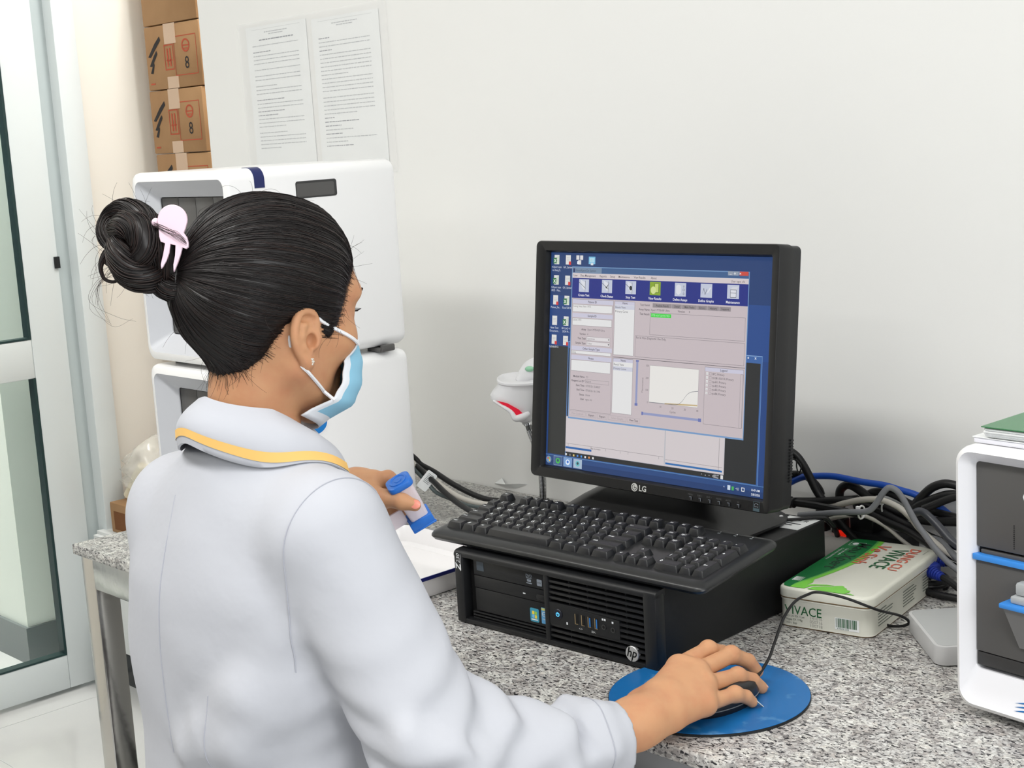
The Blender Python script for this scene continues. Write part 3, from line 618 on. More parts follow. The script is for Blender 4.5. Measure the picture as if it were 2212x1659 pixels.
R(FY, [(1, 'Esc'), (1, None), (1, 'F1'), (1, 'F2'), (1, 'F3'), (1, 'F4'), (0.5, None), (1, 'F5'), (1, 'F6'), (1, 'F7'), (1, 'F8'), (0.5, None), (1, 'F9'), (1, 'F10'), (1, 'F11'), (1, 'F12')])
NX = 15.32
R(FY, [(1, 'Prt'), (1, 'Scr'), (1, 'Pau')], NX); R(4, [(1, 'Ins'), (1, 'Hm'), (1, 'PgU')], NX); R(3, [(1, 'Del'), (1, 'End'), (1, 'PgD')], NX); R(1, [(1, '^')], NX+1); R(0, [(1, '<'), (1, 'v'), (1, '>')], NX)
PX = 18.62
R(4, [(1, 'Num'), (1, '/'), (1, '*'), (1, '-')], PX); R(3, [(1, '7'), (1, '8'), (1, '9')], PX); R(2, [(1, '4'), (1, '5'), (1, '6')], PX); R(1, [(1, '1'), (1, '2'), (1, '3')], PX); R(0, [(2, '0'), (1, '.')], PX)
rows.append((PX+3, 2, 1, 2, '+')); rows.append((PX+3, 0, 1, 2, 'Ent'))
def add_key(mb, x, y, w, h, t):
    bw, bh = w*U-0.0012, h*U-0.0012; cx, cy = KX0+(x+w/2)*U, KY0+(y+h/2)*U
    rise = {0: 0.0, 1: 0.0, 2: 0.0, 3: 0.0006, 4: 0.0012}.get(int(y), 0.0018)
    zt_ = 0.0078 + rise
    L = [[(a, c, 0) for a, c in rrect(bw, bh, 0.0012, 2)], [(a, c, zt_-0.0008) for a, c in rrect(bw-0.0052, bh-0.0045, 0.0015, 2, 0, 0.0009)], [(a, c, zt_) for a, c in rrect(bw-0.0064, bh-0.0058, 0.0016, 2, 0, 0.0009)], [(a, c, zt_-0.0004) for a, c in rrect(bw-0.0095, bh-0.009, 0.001, 2, 0, 0.0009)]]
    X = TR(cx, cy, KZ)
    mb.loft(L, key_m, X, cap0=False)
    if t:
        sz = 0.0070 if len(t) == 1 else 0.0042
        mb.text(t, sz, legend_m, X, 'LEFT', -bw/2+0.0045, -0.0002 if len(t) == 1 else 0.0010, zt_-0.0001, bold=0.02)
rows.sort(key=lambda r: -(r[0]*0.7 - r[1]*1.2))       # nearest to the photo's viewpoint first
for r in rows[:100]:
    k_ = MB(); add_key(k_, *r); k_.build('key', kb)
k_ = MB()
for r in rows[100:]: add_key(k_, *r)
k_.build('keys', kb, kind='stuff')

# ================================================================== MONITOR
mo = thing('monitor', 'black flat screen monitor standing on the desktop computer showing test results', 'monitor', (0.0, 0.0, 0.0))
sx0, sy0, sz0 = 0.819, 0.330, 0.954
yaw, til = math.radians(1.503), math.radians(6.756)
MX = TR(sx0, sy0, sz0) @ Matrix.Rotation(yaw, 4, 'Z') @ Matrix.Rotation(-til, 4, 'X')    # local x right, y depth, z up from the lower left screen corner
mo.matrix_world = MX
bx0, bx1, bz0, bz1 = -0.0215, 0.3905, -0.0165, 0.3170
X = TR((bx0+bx1)/2, 0, (bz0+bz1)/2) @ FRONT; BW, BH = bx1-bx0, bz1-bz0
ocx, ocz = 0.188-(bx0+bx1)/2, 0.1505-(bz0+bz1)/2
b = MB(); L = []
for (w, h, r, cx, cz, z) in ((BW, BH, 0.008, 0, 0, -0.018), (BW, BH, 0.008, 0, 0, 0.008), (BW-0.002, BH-0.002, 0.007, 0, 0, 0.0095), (0.376+0.010, 0.301+0.006, 0.002, ocx, ocz, 0.0098), (0.376+0.006, 0.301+0.004, 0.002, ocx, ocz, 0.0085), (0.3765, 0.3015, 0.0005, ocx, ocz, 0.0003), (0.3765, 0.3015, 0.0005, ocx, ocz, -0.004)):
    L.append([(x, y, z) for x, y in rrect(w, h, r, 4, cx, cz)])
b.loft(L, bezel_m, X, cap0=False, cap1=False); b.build('bezel', mo)
b = MB(); L = []
for w, h, r, z in ((BW-0.003, BH-0.003, 0.007, 0.006-0.010), (BW-0.003, BH-0.003, 0.007, -0.0255), (BW-0.012, BH-0.012, 0.012, -0.030), (BW*0.72, BH*0.72, 0.02, -0.040), (BW*0.62, BH*0.6, 0.02, -0.056), (BW*0.58, BH*0.56, 0.02, -0.058)):
    L.append([(x, y, z-0.012) for x, y in rrect(w, h, r, 4)])
b.loft(L, black_m, X)
for k in range(14): b.box(bx1-0.0006, bx1+0.0004, 0.030, 0.036, 0.02+k*0.004, 0.022+k*0.004, black_m)
b.build('rear_housing', mo)
b = MB(); XL = TR(0.173, -0.0100, -0.0098) @ FRONT; lm = mat('pale_badge', (198, 198, 194), 0.5)
o = [(0.0056*math.cos(a), 0.0056*math.sin(a)) for a in np.linspace(0, 2*math.pi, 28)[:-1]]; b.poly(o, 0.0002, lm, XL)
b.tube([(0.0037*math.cos(a), 0.0037*math.sin(a), 0.0003) for a in np.linspace(1.6, 6.2, 18)], 0.0004, bezel_m, XL, n=4); b.rect(-0.0004, -0.0004, 0.0036, 0.0003, 0.0004, bezel_m, XL); b.rect(-0.0004, -0.0015, 0.0002, 0.0022, 0.0004, bezel_m, XL)
b.text('LG', 0.0108, lm, XL, 'LEFT', 0.0075, -0.0038, 0.0002, bold=0.025); b.build('maker_logo', mo)
for k, tx in enumerate(('MENU', 'SUB <', 'ENT >', 'MODE', 'AUTO', 'O')):
    b = MB(); XK = TR(0.268+k*0.0151, -0.0098, -0.0118) @ FRONT; b.slab(0.0042, 0.0046, -0.001, 0.0016, 0.0006, bezel_m, XK, b=0.0004); b.rect(0.0014, -0.002, 0.0020, 0.0021, 0.0017, gl, XK); b.rect(-0.0016, 0.0017, 0.0020, 0.0022, 0.0017, gl, XK)
    b.text(tx, 0.0030, mat('dim_legend', (92, 92, 94), 0.5), XK, 'CENTER', -0.001, 0.0038, 0.0001); b.build('control_button', mo)
b = MB(); XK = TR(0.3705, -0.00985, -0.0088) @ FRONT; dm = mat('energy_label', (66, 84, 92), 0.5); b.rect(-0.0048, -0.0062, 0.0048, 0.0062, 0.0001, dm, XK); b.rect(-0.0042, -0.0022, 0.0042, 0.0056, 0.0002, bezel_m, XK); b.tube([(0.003*math.cos(a), 0.0015+0.002*math.sin(a), 0.0003) for a in np.linspace(0.4, 3.6, 9)], 0.0003, gl, XK, n=4); b.text('energy', 0.0024, gl, XK, 'CENTER', 0, -0.0008, 0.0003); b.build('energy_label', mo)
# stand (upright in the world, so undo the tilt)
IT = Matrix.Rotation(til, 4, 'X')
def stand(mb, name):
    o = mb.build(name, mo); o.matrix_local = IT; return o
base_z = 0.8816-sz0
b = MB(); cyb = 0.075
b.slab(0.052, 0.030, base_z+0.010, 0.10, 0.01, black_m, TR(0.188, cyb+0.012, 0), b=0.003); b.box(0.150, 0.226, 0.050, 0.095, 0.085, 0.150, black_m, b=0.006); stand(b, 'stand_neck')
b = MB(); L = []
for w, d_, z, dy in ((0.305, 0.225, 0.0, 0.0), (0.310, 0.230, 0.003, 0.0), (0.310, 0.230, 0.006, 0.0), (0.302, 0.220, 0.0095, 0.0), (0.275, 0.175, 0.016, 0.012), (0.250, 0.130, 0.028, 0.022), (0.200, 0.085, 0.043, 0.030), (0.160, 0.050, 0.060, 0.034)): L.append([(x, y, base_z+z) for x, y in rrect(w, d_, min(w, d_)*0.24, 8, 0.163, 0.055+dy)])
b.loft(L, mat('glossy_black', (30, 30, 30), 0.33)); stand(b, 'stand_base')

# ---- what the screen shows (millimetres from its top left corner)
sc = MB(); XS = TR(0, -0.0006, 0.301) @ FRONT @ Matrix.Scale(0.001, 4)
_lay = [0]
Em = lambda c: emis('screen_%d_%d_%d' % c, c)
def q(x0, y0, x1, y1, c, lay): sc.rect(x0, -y1, x1, -y0, lay*0.02, Em(c), XS)
def fr(x0, y0, x1, y1, c, lay, w=0.4): q(x0, y0, x1, y0+w, c, lay); q(x0, y1-w, x1, y1, c, lay); q(x0, y0+w, x0+w, y1-w, c, lay); q(x1-w, y0+w, x1, y1-w, c, lay)
def tx(s_, x, y, sz, c, lay=9, al='LEFT', bold=0.0, sx=0.92): sc.text(s_, sz, Em(c), XS, al, x, -y-sz*0.35, lay*0.02, bold=bold, sx=sx)
DESK = (34, 68, 128); INK = (70, 66, 74); GR = (202, 190, 194); LV = (206, 204, 222); WH = (232, 232, 232); LN = (128, 122, 128); WT = (226, 232, 244)
q(0, 0, 376, 301, DESK, 0); q(0, 0, 376, 60, (32, 62, 114), 0.5); q(300, 60, 376, 130, (36, 74, 140), 0.5)
# back window (console) and its frame
q(36.8, 123, 364.3, 286, (58, 100, 164), 1); q(36.8, 123, 364.3, 124, (150, 180, 220), 1.5); q(3.0, 130.8, 38, 284, (44, 46, 44), 1); q(38.5, 132.5, 362, 284.5, (38, 40, 40), 2); fr(36.8, 123, 364.5, 286, (120, 160, 210), 2.2, 0.5)
for k, x in enumerate((343, 354)): tx('=x'[k] if k else 'o', x, 125.8, 5, (235, 240, 250), 3, 'CENTER', 0.03)
# sheet window
q(36.8, 228, 312, 278.3, (214, 206, 208), 3); q(214, 231, 216, 276, (190, 190, 196), 3.4); fr(36.8, 228, 312, 278.3, (170, 170, 180), 3.5, 0.6)
q(37.5, 270.5, 86, 273.4, (40, 100, 170), 3.6); q(216.5, 273, 309, 275.5, (44, 110, 176), 3.6); q(216.5, 269, 309, 269.4, LN, 3.6); q(37.5, 266, 213, 266.4, LN, 3.6)
for x in (42, 86, 112, 138, 152, 205): q(x, 266, x+0.4, 270, LN, 3.6)
tx('Prep at protect', 84, 268.6, 3.2, INK, 4); q(303, 232, 303.5, 276, LN, 3.6)
for k, c in enumerate(((235, 235, 235), (120, 120, 120), (226, 200, 120), (80, 140, 226), (70, 150, 230), (235, 235, 240), (220, 150, 90), (240, 240, 240))): q(37.5+k*7.2, 280.6, 40.3+k*7.2, 283.4, c, 4)
for k, s_ in enumerate(('^', 'o', '=', 'ENG')): tx(s_, 276+k*6, 281.5, 3.6, (220, 220, 220), 4)
tx('8:37 AM', 296, 280, 2.6, WT, 4); tx('5/8/2026', 296, 283, 2.4, WT, 4); q(307, 279, 311, 284, (226, 226, 226), 4)
# taskbar
q(0, 285.5, 376, 301, (38, 72, 128), 4); q(0, 285.5, 376, 286.2, (96, 140, 190), 4.2); q(0, 293, 376, 301, (30, 60, 112), 4.1)
o = [(5.8+5*math.cos(a), -292.8+5*math.sin(a)) for a in np.linspace(0, 2*math.pi, 25)[:-1]]; sc.poly(o, 4.5*0.02, Em((120, 150, 180)), XS)
for x, y, c in ((3.4, 290, (226, 90, 60)), (6.0, 289.8, (140, 190, 80)), (3.4, 293, (90, 150, 220)), (6.0, 292.8, (240, 200, 80))): q(x, y, x+2.3, y+2.5, c, 4.8)
for k, (c, e) in enumerate((((70, 98, 140), (70, 190, 80)), ((120, 160, 210), (230, 240, 255)), ((170, 190, 210), (110, 190, 200)))):
    q(15.5+k*18.8, 286.6, 31.5+k*18.8, 299.5, c, 4.6); fr(15.5+k*18.8, 286.6, 31.5+k*18.8, 299.5, (170, 190, 214), 4.7, 0.4)
    o = [(23.5+k*18.8+4*math.cos(a), -293+4*math.sin(a)) for a in np.linspace(0, 2*math.pi, 21)[:-1]]; sc.poly(o, 4.9*0.02, Em(e), XS)
    o = [(23.5+k*18.8+2*math.cos(a), -292.6+2*math.sin(a)) for a in np.linspace(0, 2*math.pi, 17)[:-1]]; sc.poly(o, 5.0*0.02, Em(((50, 80, 110), (60, 120, 210), (60, 70, 80))[k]), XS)
tx('^', 312, 293.4, 5, WT, 5); q(318.5, 290.2, 323, 296, (206, 220, 236), 5); q(325, 291, 328.5, 296, (70, 180, 90), 5); tx('<))', 331, 293, 4.6, WT, 5); fr(340, 290.5, 345, 295.5, (235, 235, 235), 5, 0.9)
tx('8:49 AM', 362, 291.7, 4.1, (238, 242, 250), 5, 'CENTER', 0.012); tx('5/8/2026', 362, 297.2, 4.1, (238, 242, 250), 5, 'CENTER', 0.012)
# desktop icons
def doc(x, y, kind):
    q(x-4.6, y-6.5, x+4.6, y+6.5, (226, 226, 224), 1.2)
    for k in range(3): q(x-3, y-3+k*2, x+3, y-2.6+k*2, (176, 178, 182), 1.3)
    if kind == 'x': q(x-6.5, y-2.5, x, y+5.5, (44, 120, 66), 1.4); tx('X', x-3.3, y+1.6, 6, (240, 245, 240), 1.6, 'CENTER', 0.04); q(x+1, y-5, x+4.2, y+6, (206, 220, 200), 1.3)
    if kind == 'p': q(x+1.2, y+2.2, x+5.4, y+7, (212, 60, 54), 1.5)
for x, y, kd, t1, t2 in ((11, 10, 'x', '4.Xpert nam', 'ra thang 5..'), (32.6, 10, 'p', 'GX_System', ''), (11, 38.4, 'x', '4.Xpert nam', '2022 - Mau..'), (32.3, 38.4, 'p', 'GX_System', ''), (10.6, 66.5, 'p', 'Patient_Re..', ''), (32, 66.4, 'x', 'Excel 2013', ''), (9.8, 95.3, '', 'New Text', 'Document...'), (31.7, 95.3, 'x', 'BV LAO V', '2024 Pr..'), (9.7, 122, 'p', 'SaSlide0012', ''), (31.6, 122.5, 'p', '', '')):
    doc(x, y, kd); tx(t1, x, y+10.2, 4.0, WT, 1.8, 'CENTER'); tx(t2, x, y+14.6, 4.0, WT, 1.8, 'CENTER')
for dx, dy in ((-4, -3.5), (3, -3.5), (-0.5, 3)): q(54.5+dx-2.8, 10+dy-3, 54.5+dx+2.8, 10+dy+3, (228, 226, 226), 1.4)
q(49.5, 11.5, 52.5, 15.5, (235, 240, 250), 1.6)
q(70.8, 4.8, 82.8, 15, (120, 190, 226), 1.3); q(72.4, 6.4, 81.4, 12.6, (176, 220, 240), 1.4); tx('?', 74.5, 9.5, 5, (220, 200, 90), 1.6); q(74.6, 13.6, 79.4, 16.6, (222, 228, 234), 1.6)
# main application window
q(40.4, 18.9, 340.3, 230.8, (118, 156, 200), 6); q(41.4, 20, 339.3, 27.6, (62, 96, 142), 6.2); q(41.4, 20, 95, 27.4, (120, 142, 168), 6.25)
tx('GeneXpert Dx System', 47.5, 24, 4.4, (64, 70, 84), 6.6); q(42.6, 21.4, 46.2, 26.8, (30, 50, 100), 6.5)
for x, c in ((307, (150, 160, 176)), (315.5, (150, 160, 176)), (325, (206, 76, 62))): q(x, 19, x+(8 if x < 320 else 13.5), 24.2, c, 6.5)
tx('_  o   x', 309.5, 21.2, 4.2, (240, 240, 244), 6.9, bold=0.02, sx=1.45)
q(41.6, 27.8, 339.2, 228.6, GR, 6.4)
q(41.6, 27.8, 339.2, 34.4, (216, 206, 208), 6.5)
x = 43.5
for s_ in ('User', 'Data Management', 'Reports', 'Setup', 'Maintenance', 'View Results', 'About'):
    tx(s_, x, 31, 4.2, INK, 7, bold=0.006); x += len(s_)*2.05+4.6
tx('User ngoc chi', 312, 31.4, 4.2, INK, 7.4)
q(41.6, 34.6, 339.2, 62.2, (30, 44, 132), 6.6)
for k, s_ in enumerate(('Create Test', 'Check Status', 'Stop Test', 'View Results', 'Define Assays', 'Define Graphs', 'Maintenance')):
    cx = 63.4+42.1*k; g = k == 3
    q(cx-9.2, 36, cx+9.2, 53.6, (138, 170, 40) if g else (198, 204, 222), 6.8)
    ln = (56, 60, 66); hl = (200, 216, 120) if g else (224, 226, 234)
    if k in (0, 1, 2): sc.poly([(cx-6, -37), (cx+2, -40), (cx+2, -52), (cx-4, -47)], 6.9*0.02, Em(hl), XS); q(cx+2, 38, cx+2.5, 53, ln, 7); sc.poly([(cx-9, -40), (cx+3, -48), (cx+3, -48.7), (cx-9, -40.7)], 7*0.02, Em(ln), XS)
    if k == 1: sc.poly([(cx-3.5, -44), (cx-1.5, -48), (cx+5, -39), (cx-1.5, -45.8)], 7.2*0.02, Em((40, 44, 50)), XS)
    if k == 2: sc.poly([(cx+2.4*math.cos(a), -45.5+3*math.sin(a)) for a in np.linspace(0, 6.28, 17)[:-1]], 7.2*0.02, Em((40, 44, 50)), XS)
    if k == 3: q(cx-1, 38, cx+6, 50, hl, 6.9); fr(cx-1, 38, cx+6, 50, ln, 7, 0.5); sc.poly([(cx-3+4.5*math.cos(a), -47+5*math.sin(a)) for a in np.linspace(0, 6.28, 21)[:-1]], 7.1*0.02, Em((214, 226, 150)), XS)
    if k == 4: sc.poly([(cx-7, -40), (cx-3, -38), (cx+1, -40), (cx+1, -49), (cx-3, -52), (cx-7, -49)], 6.9*0.02, Em(hl), XS); [tx('oO0'[j % 3], cx+5.5, 40+j*5, 5, ln, 7.1, 'CENTER') for j in range(3)]
    if k == 5: sc.poly([(cx-7, -50), (cx-4, -41), (cx-2, -49), (cx+1, -42), (cx+1, -43.4), (cx-2, -50.6), (cx-4, -43)], 7*0.02, Em(ln), XS); sc.poly([(cx+1, -47), (cx+6, -40), (cx+7.4, -41.4), (cx+2.4, -48)], 7.1*0.02, Em(hl), XS)
    if k == 6: q(cx-4.5, 42, cx+5, 52, hl, 6.9); fr(cx-4.5, 42, cx+5, 52, ln, 7, 0.5); q(cx-4.5, 46, cx+5, 46.5, ln, 7.1); sc.poly([(cx-4.5, -42), (cx-1, -38.6), (cx+8, -38.6), (cx+5, -42)], 7*0.02, Em((214, 216, 224)), XS)
    tx(s_, cx, 57.9, 4.6, (240, 240, 246), 7, 'CENTER', 0.016)
# left column
fr(42.6, 63.6, 118.6, 218.5, LN, 6.6, 0.4)
for y, s_ in ((66.9, 'Patient ID'), (86, 'Sample ID'), (131.6, 'Other Sample Type'), (144.4, 'Notes')): q(43.4, y-2.9, 117.6, y+2.9, LV, 6.7); tx(s_, 80, y, 4.3, INK, 7, 'CENTER', 0.01)
for y0, y1, s_ in ((71, 81.5, 'hoang hieu thien 1973'), (90, 100.2, '2026-1492'), (135, 139.6, 'dong'), (148, 163.5, '')): q(43.6, y0, 116, y1, WH, 6.7); fr(43.6, y0, 116, y1, LN, 6.9, 0.35); tx(s_, 44.6, y0+2.3, 4.0, (128, 122, 122), 7)
for y, a_, c_ in ((105, 'Assay', 'Xpert MTB-RIF Ultra'), (111.4, 'Version', '4'), (117.6, 'Test Type', ''), (124.2, 'Sample Type', ''), (170.8, 'Module Name', 'C1'), (176.9, 'Reagent Lot ID*', '92319'), (183, 'Start Time', '07/05/26 15:08:07'), (189.2, 'End Time', '07/05/26 16:13:46'), (195.5, 'Status', 'Done'), (201.7, 'User', 'ngoc chi')):
    tx(a_, 69.5, y, 4.0, INK, 7, 'RIGHT', 0.01); tx(c_, 72, y, 4.0, (104, 100, 106), 7)
for y, s_ in ((117.4, 'Specimen'), (124, 'Other')): q(71, y-2.7, 114, y+2.7, (226, 222, 224), 6.8); fr(71, y-2.7, 114, y+2.7, LN, 6.9, 0.3); tx(s_, 72.2, y, 4, (128, 124, 128), 7); sc.poly([(110, -y+0.8), (113, -y+0.8), (111.5, -y-1)], 7*0.02, Em((40, 40, 44)), XS)
fr(71, 174, 114, 179, LN, 6.9, 0.3)
# views
for y0, y1, s_ in ((63.7, 136.6, 0), (141, 216, 1)):
    q(120.4, y0, 155.8, y1, WH, 6.7); fr(120.4, y0, 155.8, y1, LN, 6.9, 0.4); q(120.8, y0, 155.4, y0+5, LV, 6.8); tx('Views', 138.4, y0+2.4, 4.2, INK, 7, 'CENTER', 0.01)
    q(120.8, y0+5.4+5.6*s_, 155.4, y0+11+5.6*s_, (208, 210, 224), 6.75); tx('Result View', 121.6, y0+8.2, 4.1, INK, 7); tx('Primary Curve', 121.6, y0+13.8, 4.1, INK, 7)
q(119.6, 139.4, 338.6, 140, (72, 70, 76), 6.8)
# result tabs
x = 160
for k, s_ in enumerate(('Test Result', 'Analyte Result', 'Detail', 'Melt Peaks', 'Errors', 'History', 'Support')):
    w = len(s_)*1.95+5; q(x, 64.2, x+w-0.5, 69.8, GR if k == 0 else (150, 142, 146), 6.7); tx(s_, x+w/2, 67, 4.0, INK if k == 0 else (66, 62, 66), 7, 'CENTER', 0.008); x += w
tx('Assay Name', 181.5, 73, 4.0, INK, 7, 'RIGHT', 0.008); tx('Xpert MTB-RIF Ultra', 183.5, 73, 4.0, INK, 7); tx('Version', 229, 73, 4.0, INK, 7, bold=0.008); tx('4', 247, 73, 4.0, INK, 7)
tx('Test Result', 181.5, 79, 4.0, INK, 7, 'RIGHT', 0.008); fr(182.6, 76.6, 336.6, 106.2, LN, 6.8, 0.4)
q(184, 77.6, 218, 82.6, (60, 214, 66), 6.8); tx('MTB NOT DETECTED', 185, 80.1, 3.8, (190, 246, 190), 7, sx=0.84)
fr(158.3, 108.4, 336.8, 137, LN, 6.8, 0.4); tx('For In Vitro Diagnostic Use Only.', 159.6, 111, 4.1, INK, 7)
# graph
q(185.1, 146.4, 266.8, 196.2, (236, 234, 230), 6.8); fr(185.1, 146.4, 266.8, 196.2, (150, 146, 150), 6.85, 0.3)
for k, s_ in enumerate(('0', '100', '200', '300')): tx(s_, 183.6, 196-k*16.2, 3.8, (120, 114, 118), 7, 'RIGHT')
for k, s_ in enumerate(('10', '20', '30', '40')): tx(s_, 205+k*20.4, 200.2, 3.8, (110, 104, 108), 7, 'CENTER')
tx('Cycles', 226, 205.4, 4.2, (110, 104, 108), 7, 'CENTER'); sc.text('Fluorescence', 3.8, Em((110, 104, 108)), XS @ TR(174.5, -184, 7*0.02) @ RT(z=90))
def plot(P, c, w, lay):
    for (x0, y0), (x1, y1) in zip(P[:-1], P[1:]): sc.poly([(x0, -y0-w), (x1, -y1-w), (x1, -y1+w), (x0, -y0+w)], lay*0.02, Em(c), XS)
plot([(185.5+81*u, 195.6-(18*max(0, 1/(1+math.exp(-(u-0.72)*22)))+3.0*max(0, u-0.7)/0.3) if u > 0.4 else 195.6-18/(1+math.exp(-(u-0.72)*22))) for u in np.linspace(0, 1, 34)], (104, 108, 120), 0.28, 7.2)
plot([(212+54*u, 195.5-2.2*u) for u in np.linspace(0, 1, 6)], (200, 176, 130), 0.9, 7.0)
q(161.6, 142, 165, 201, (148, 156, 196), 6.9); q(160.8, 199, 165.8, 202.5, (110, 120, 180), 7); q(160.8, 141, 165.8, 143.4, (110, 120, 180), 7); q(173.6, 210.2, 272.8, 213.4, (148, 156, 196), 6.9); q(268, 209.6, 273, 214, (110, 120, 180), 7); q(173, 209.6, 176, 214, (110, 120, 180), 7)
q(276.2, 142.2, 337, 216.2, GR, 6.8); fr(276.2, 142.2, 337, 216.2, LN, 6.9, 0.4); q(276.6, 142.4, 336.6, 147.6, LV, 6.85); tx('Legend', 306, 145, 4.2, INK, 7, 'CENTER', 0.008); fr(332.4, 148, 336.6, 216, LN, 6.9, 0.35)
for k, s_ in enumerate(('SPC; Primary', 'IS1081-IS6110; Primary', 'rpoB1; Primary', 'rpoB2; Primary', 'rpoB3; Primary', 'rpoB4; Primary')):
    y = 150.6+k*5; q(278.5, y-1.5, 281.5, y+1.5, WH, 7); tx('v', 280, y, 3, INK, 7.2, 'CENTER'); fr(283.5, y-1.7, 287, y+1.7, LN, 7, 0.25); tx(s_, 288.2, y, 3.9, INK, 7.1)
x = 43
for s_, w, on in (('View Controls', 30, 0), ('Export', 18, 1), ('Report', 18, 1), ('Select Graphs', 32, 0), ('View Test', 22, 1)):
    fr(x, 219.6, x+w, 226, (172, 164, 168), 6.8, 0.35); tx(s_, x+w/2, 222.8, 4.1, INK if on else (170, 160, 164), 7, 'CENTER', 0.008*on); x += w+2
sc.build('screen', mo, sharp=0)

# ================================================================== BARCODE SCANNER on a gooseneck
def scanner():
    t = thing('barcode_scanner', 'white barcode scanner with a red lit mouth on a gooseneck beside the monitor', 'scanner', (0, 0, 0))
    wm = mat('scanner_white', (226, 226, 228), 0.35); gm_ = mat('scanner_grey', (196, 196, 196), 0.4)
    r_, u_, t_ = (np.array(v) for v in ((0.6911, 0.7204, -0.0582), (-0.0821, 0.1582, 0.9840), (0.7181, -0.6752, 0.1685)))
    O = np.array((0.5357, 0.5509, 0.9954)); k = 2.45/3190.85           # metres per unit at this distance
    def pt(x, y, d=0.0): return tuple(O + r_*((x-1118)*k) + u_*(-(y-850)*k) + t_*d)
    def ring(cx, cy, rx, rd, sl, n=28, sq=2.6, tip=0.0):
        L = []
        for a in np.linspace(0, 2*math.pi, n+1)[:-1]:
            c, s_ = math.cos(a), math.sin(a); x = rx*math.copysign(abs(c)**(2/sq), c); d = rd*math.copysign(abs(s_)**(2/sq), s_)
            L.append(pt(cx+x, cy+sl*x+tip*d/0.03, d))
        return L
    b = MB()
    b.loft([ring(1104, 880, 44, 0.026, 0.46, tip=6), ring(1106, 872, 47, 0.029, 0.42, tip=7), ring(1112, 856, 48, 0.031, 0.24, tip=8), ring(1120, 836, 46, 0.030, 0.06, tip=9), ring(1124, 826, 48, 0.032, 0.0, tip=10), ring(1125, 821, 52, 0.0345, -0.03, tip=11), ring(1125, 817, 52, 0.0345, -0.04, tip=11), ring(1125, 815, 49, 0.032, -0.04, tip=11), ring(1125, 822, 42, 0.026, -0.04, tip=10), ring(1125, 826, 20, 0.012, -0.04, tip=8)], wm)
    P = [pt(1118, 826, -0.016), pt(1136, 812, -0.020), pt(1156, 798, -0.024), pt(1180, 792, -0.026), pt(1210, 800, -0.028)]
    b.tube(catmull(P, 6), [0.006, 0.014, 0.019, 0.020, 0.018, 0.012], wm, n=18)
    b.build('scanner_head', t)
    b = MB(); b.tube(catmull([pt(1066, 866, 0.024), pt(1090, 880, 0.031), pt(1104, 890, 0.033), pt(1113, 903, 0.033), pt(1128, 900, 0.030), pt(1141, 893, 0.022)], 6), [0.002, 0.003, 0.0035, 0.0055, 0.006, 0.004], wm, n=12); b.tube(catmull([pt(1118, 893, 0.010), pt(1130, 898, 0.008), pt(1140, 892, 0.0)], 5), [0.010, 0.012, 0.012], wm, n=16)
    b.tube([pt(1130, 893, 0.0), pt(1137, 907, 0.0), pt(1140, 914, 0.0)], [0.011, 0.0095, 0.0088], gm_, n=20); b.build('lower_lip', t)
    b = MB(); b.poly([(0, 0)]*3, 0, wm) if False else None
    rm_ = mat('scanner_red_window', (150, 12, 30), 0.3, emit=(235, 24, 60), estr=0.5)
    L = [pt(1072, 865, 0.030), pt(1092, 878, 0.032), pt(1108, 889, 0.032), pt(1115, 901, 0.032), pt(1131, 895, 0.031), pt(1120, 884, 0.032), pt(1096, 871, 0.031)]
    b.add(L+[tuple(np.array(p)-0.0015*t_) for p in L], [tuple(range(7)), tuple(reversed(range(7, 14)))]+[(i, (i+1) % 7, 7+(i+1) % 7, 7+i) for i in range(7)], rm_, smooth=False); b.build('scan_window', t, label='red lit scan window')
    b = MB(); b.ball(0.0085, mat('green_lens', (150, 206, 170), 0.25), Matrix.Translation(pt(1144, 797, -0.007)), sc=(1, 0.9, 0.55)); b.build('status_light', t)
    b = MB(); P = catmull([pt(1139, 911), pt(1145, 930, 0.0), pt(1158, 965, 0.004), pt(1168, 1000, 0.006), pt(1172, 1040, 0.006), pt(1173, 1082, 0.006)], 14)
    b.tube(P, 0.0056, mat('gooseneck_metal', (112, 112, 110), 0.25, metal=1.0), n=10)
    for i in range(14, len(P)-1, 1): b.tube([P[i], P[i]+(P[i+1]-P[i])*0.55], 0.0066, chrome_m, n=10)
    b.tube([P[0], P[6]], 0.0075, chrome_m, n=12); b.build('gooseneck', t)
    e_ = P[-1]
    b = MB(); b.cyl(0.045, TT+0.0003, TT+0.010, charc2_m, TR(e_[0], e_[1], 0), n=36, b=0.003); b.cyl(0.012, TT+0.010, max(TT+0.022, e_[2]+0.003), charc2_m, TR(e_[0], e_[1], 0), b=0.002); b.build('stand_base', t)
    return Vector(pt(1104, 890, 0.03))
p_ = scanner()
sl = bpy.data.lights.new('scanner_beam', 'SPOT'); sl.energy = 0.22; sl.color = (1.0, 0.06, 0.10); sl.spot_size = math.radians(50); sl.spot_blend = 0.6; sl.shadow_soft_size = 0.008
so = bpy.data.objects.new('scanner_beam', sl); COL.objects.link(so)
so.location = p_; so.rotation_euler = (Vector((0.62, -0.02, 0.93)) - p_).to_track_quat('-Z', 'Y').to_euler()

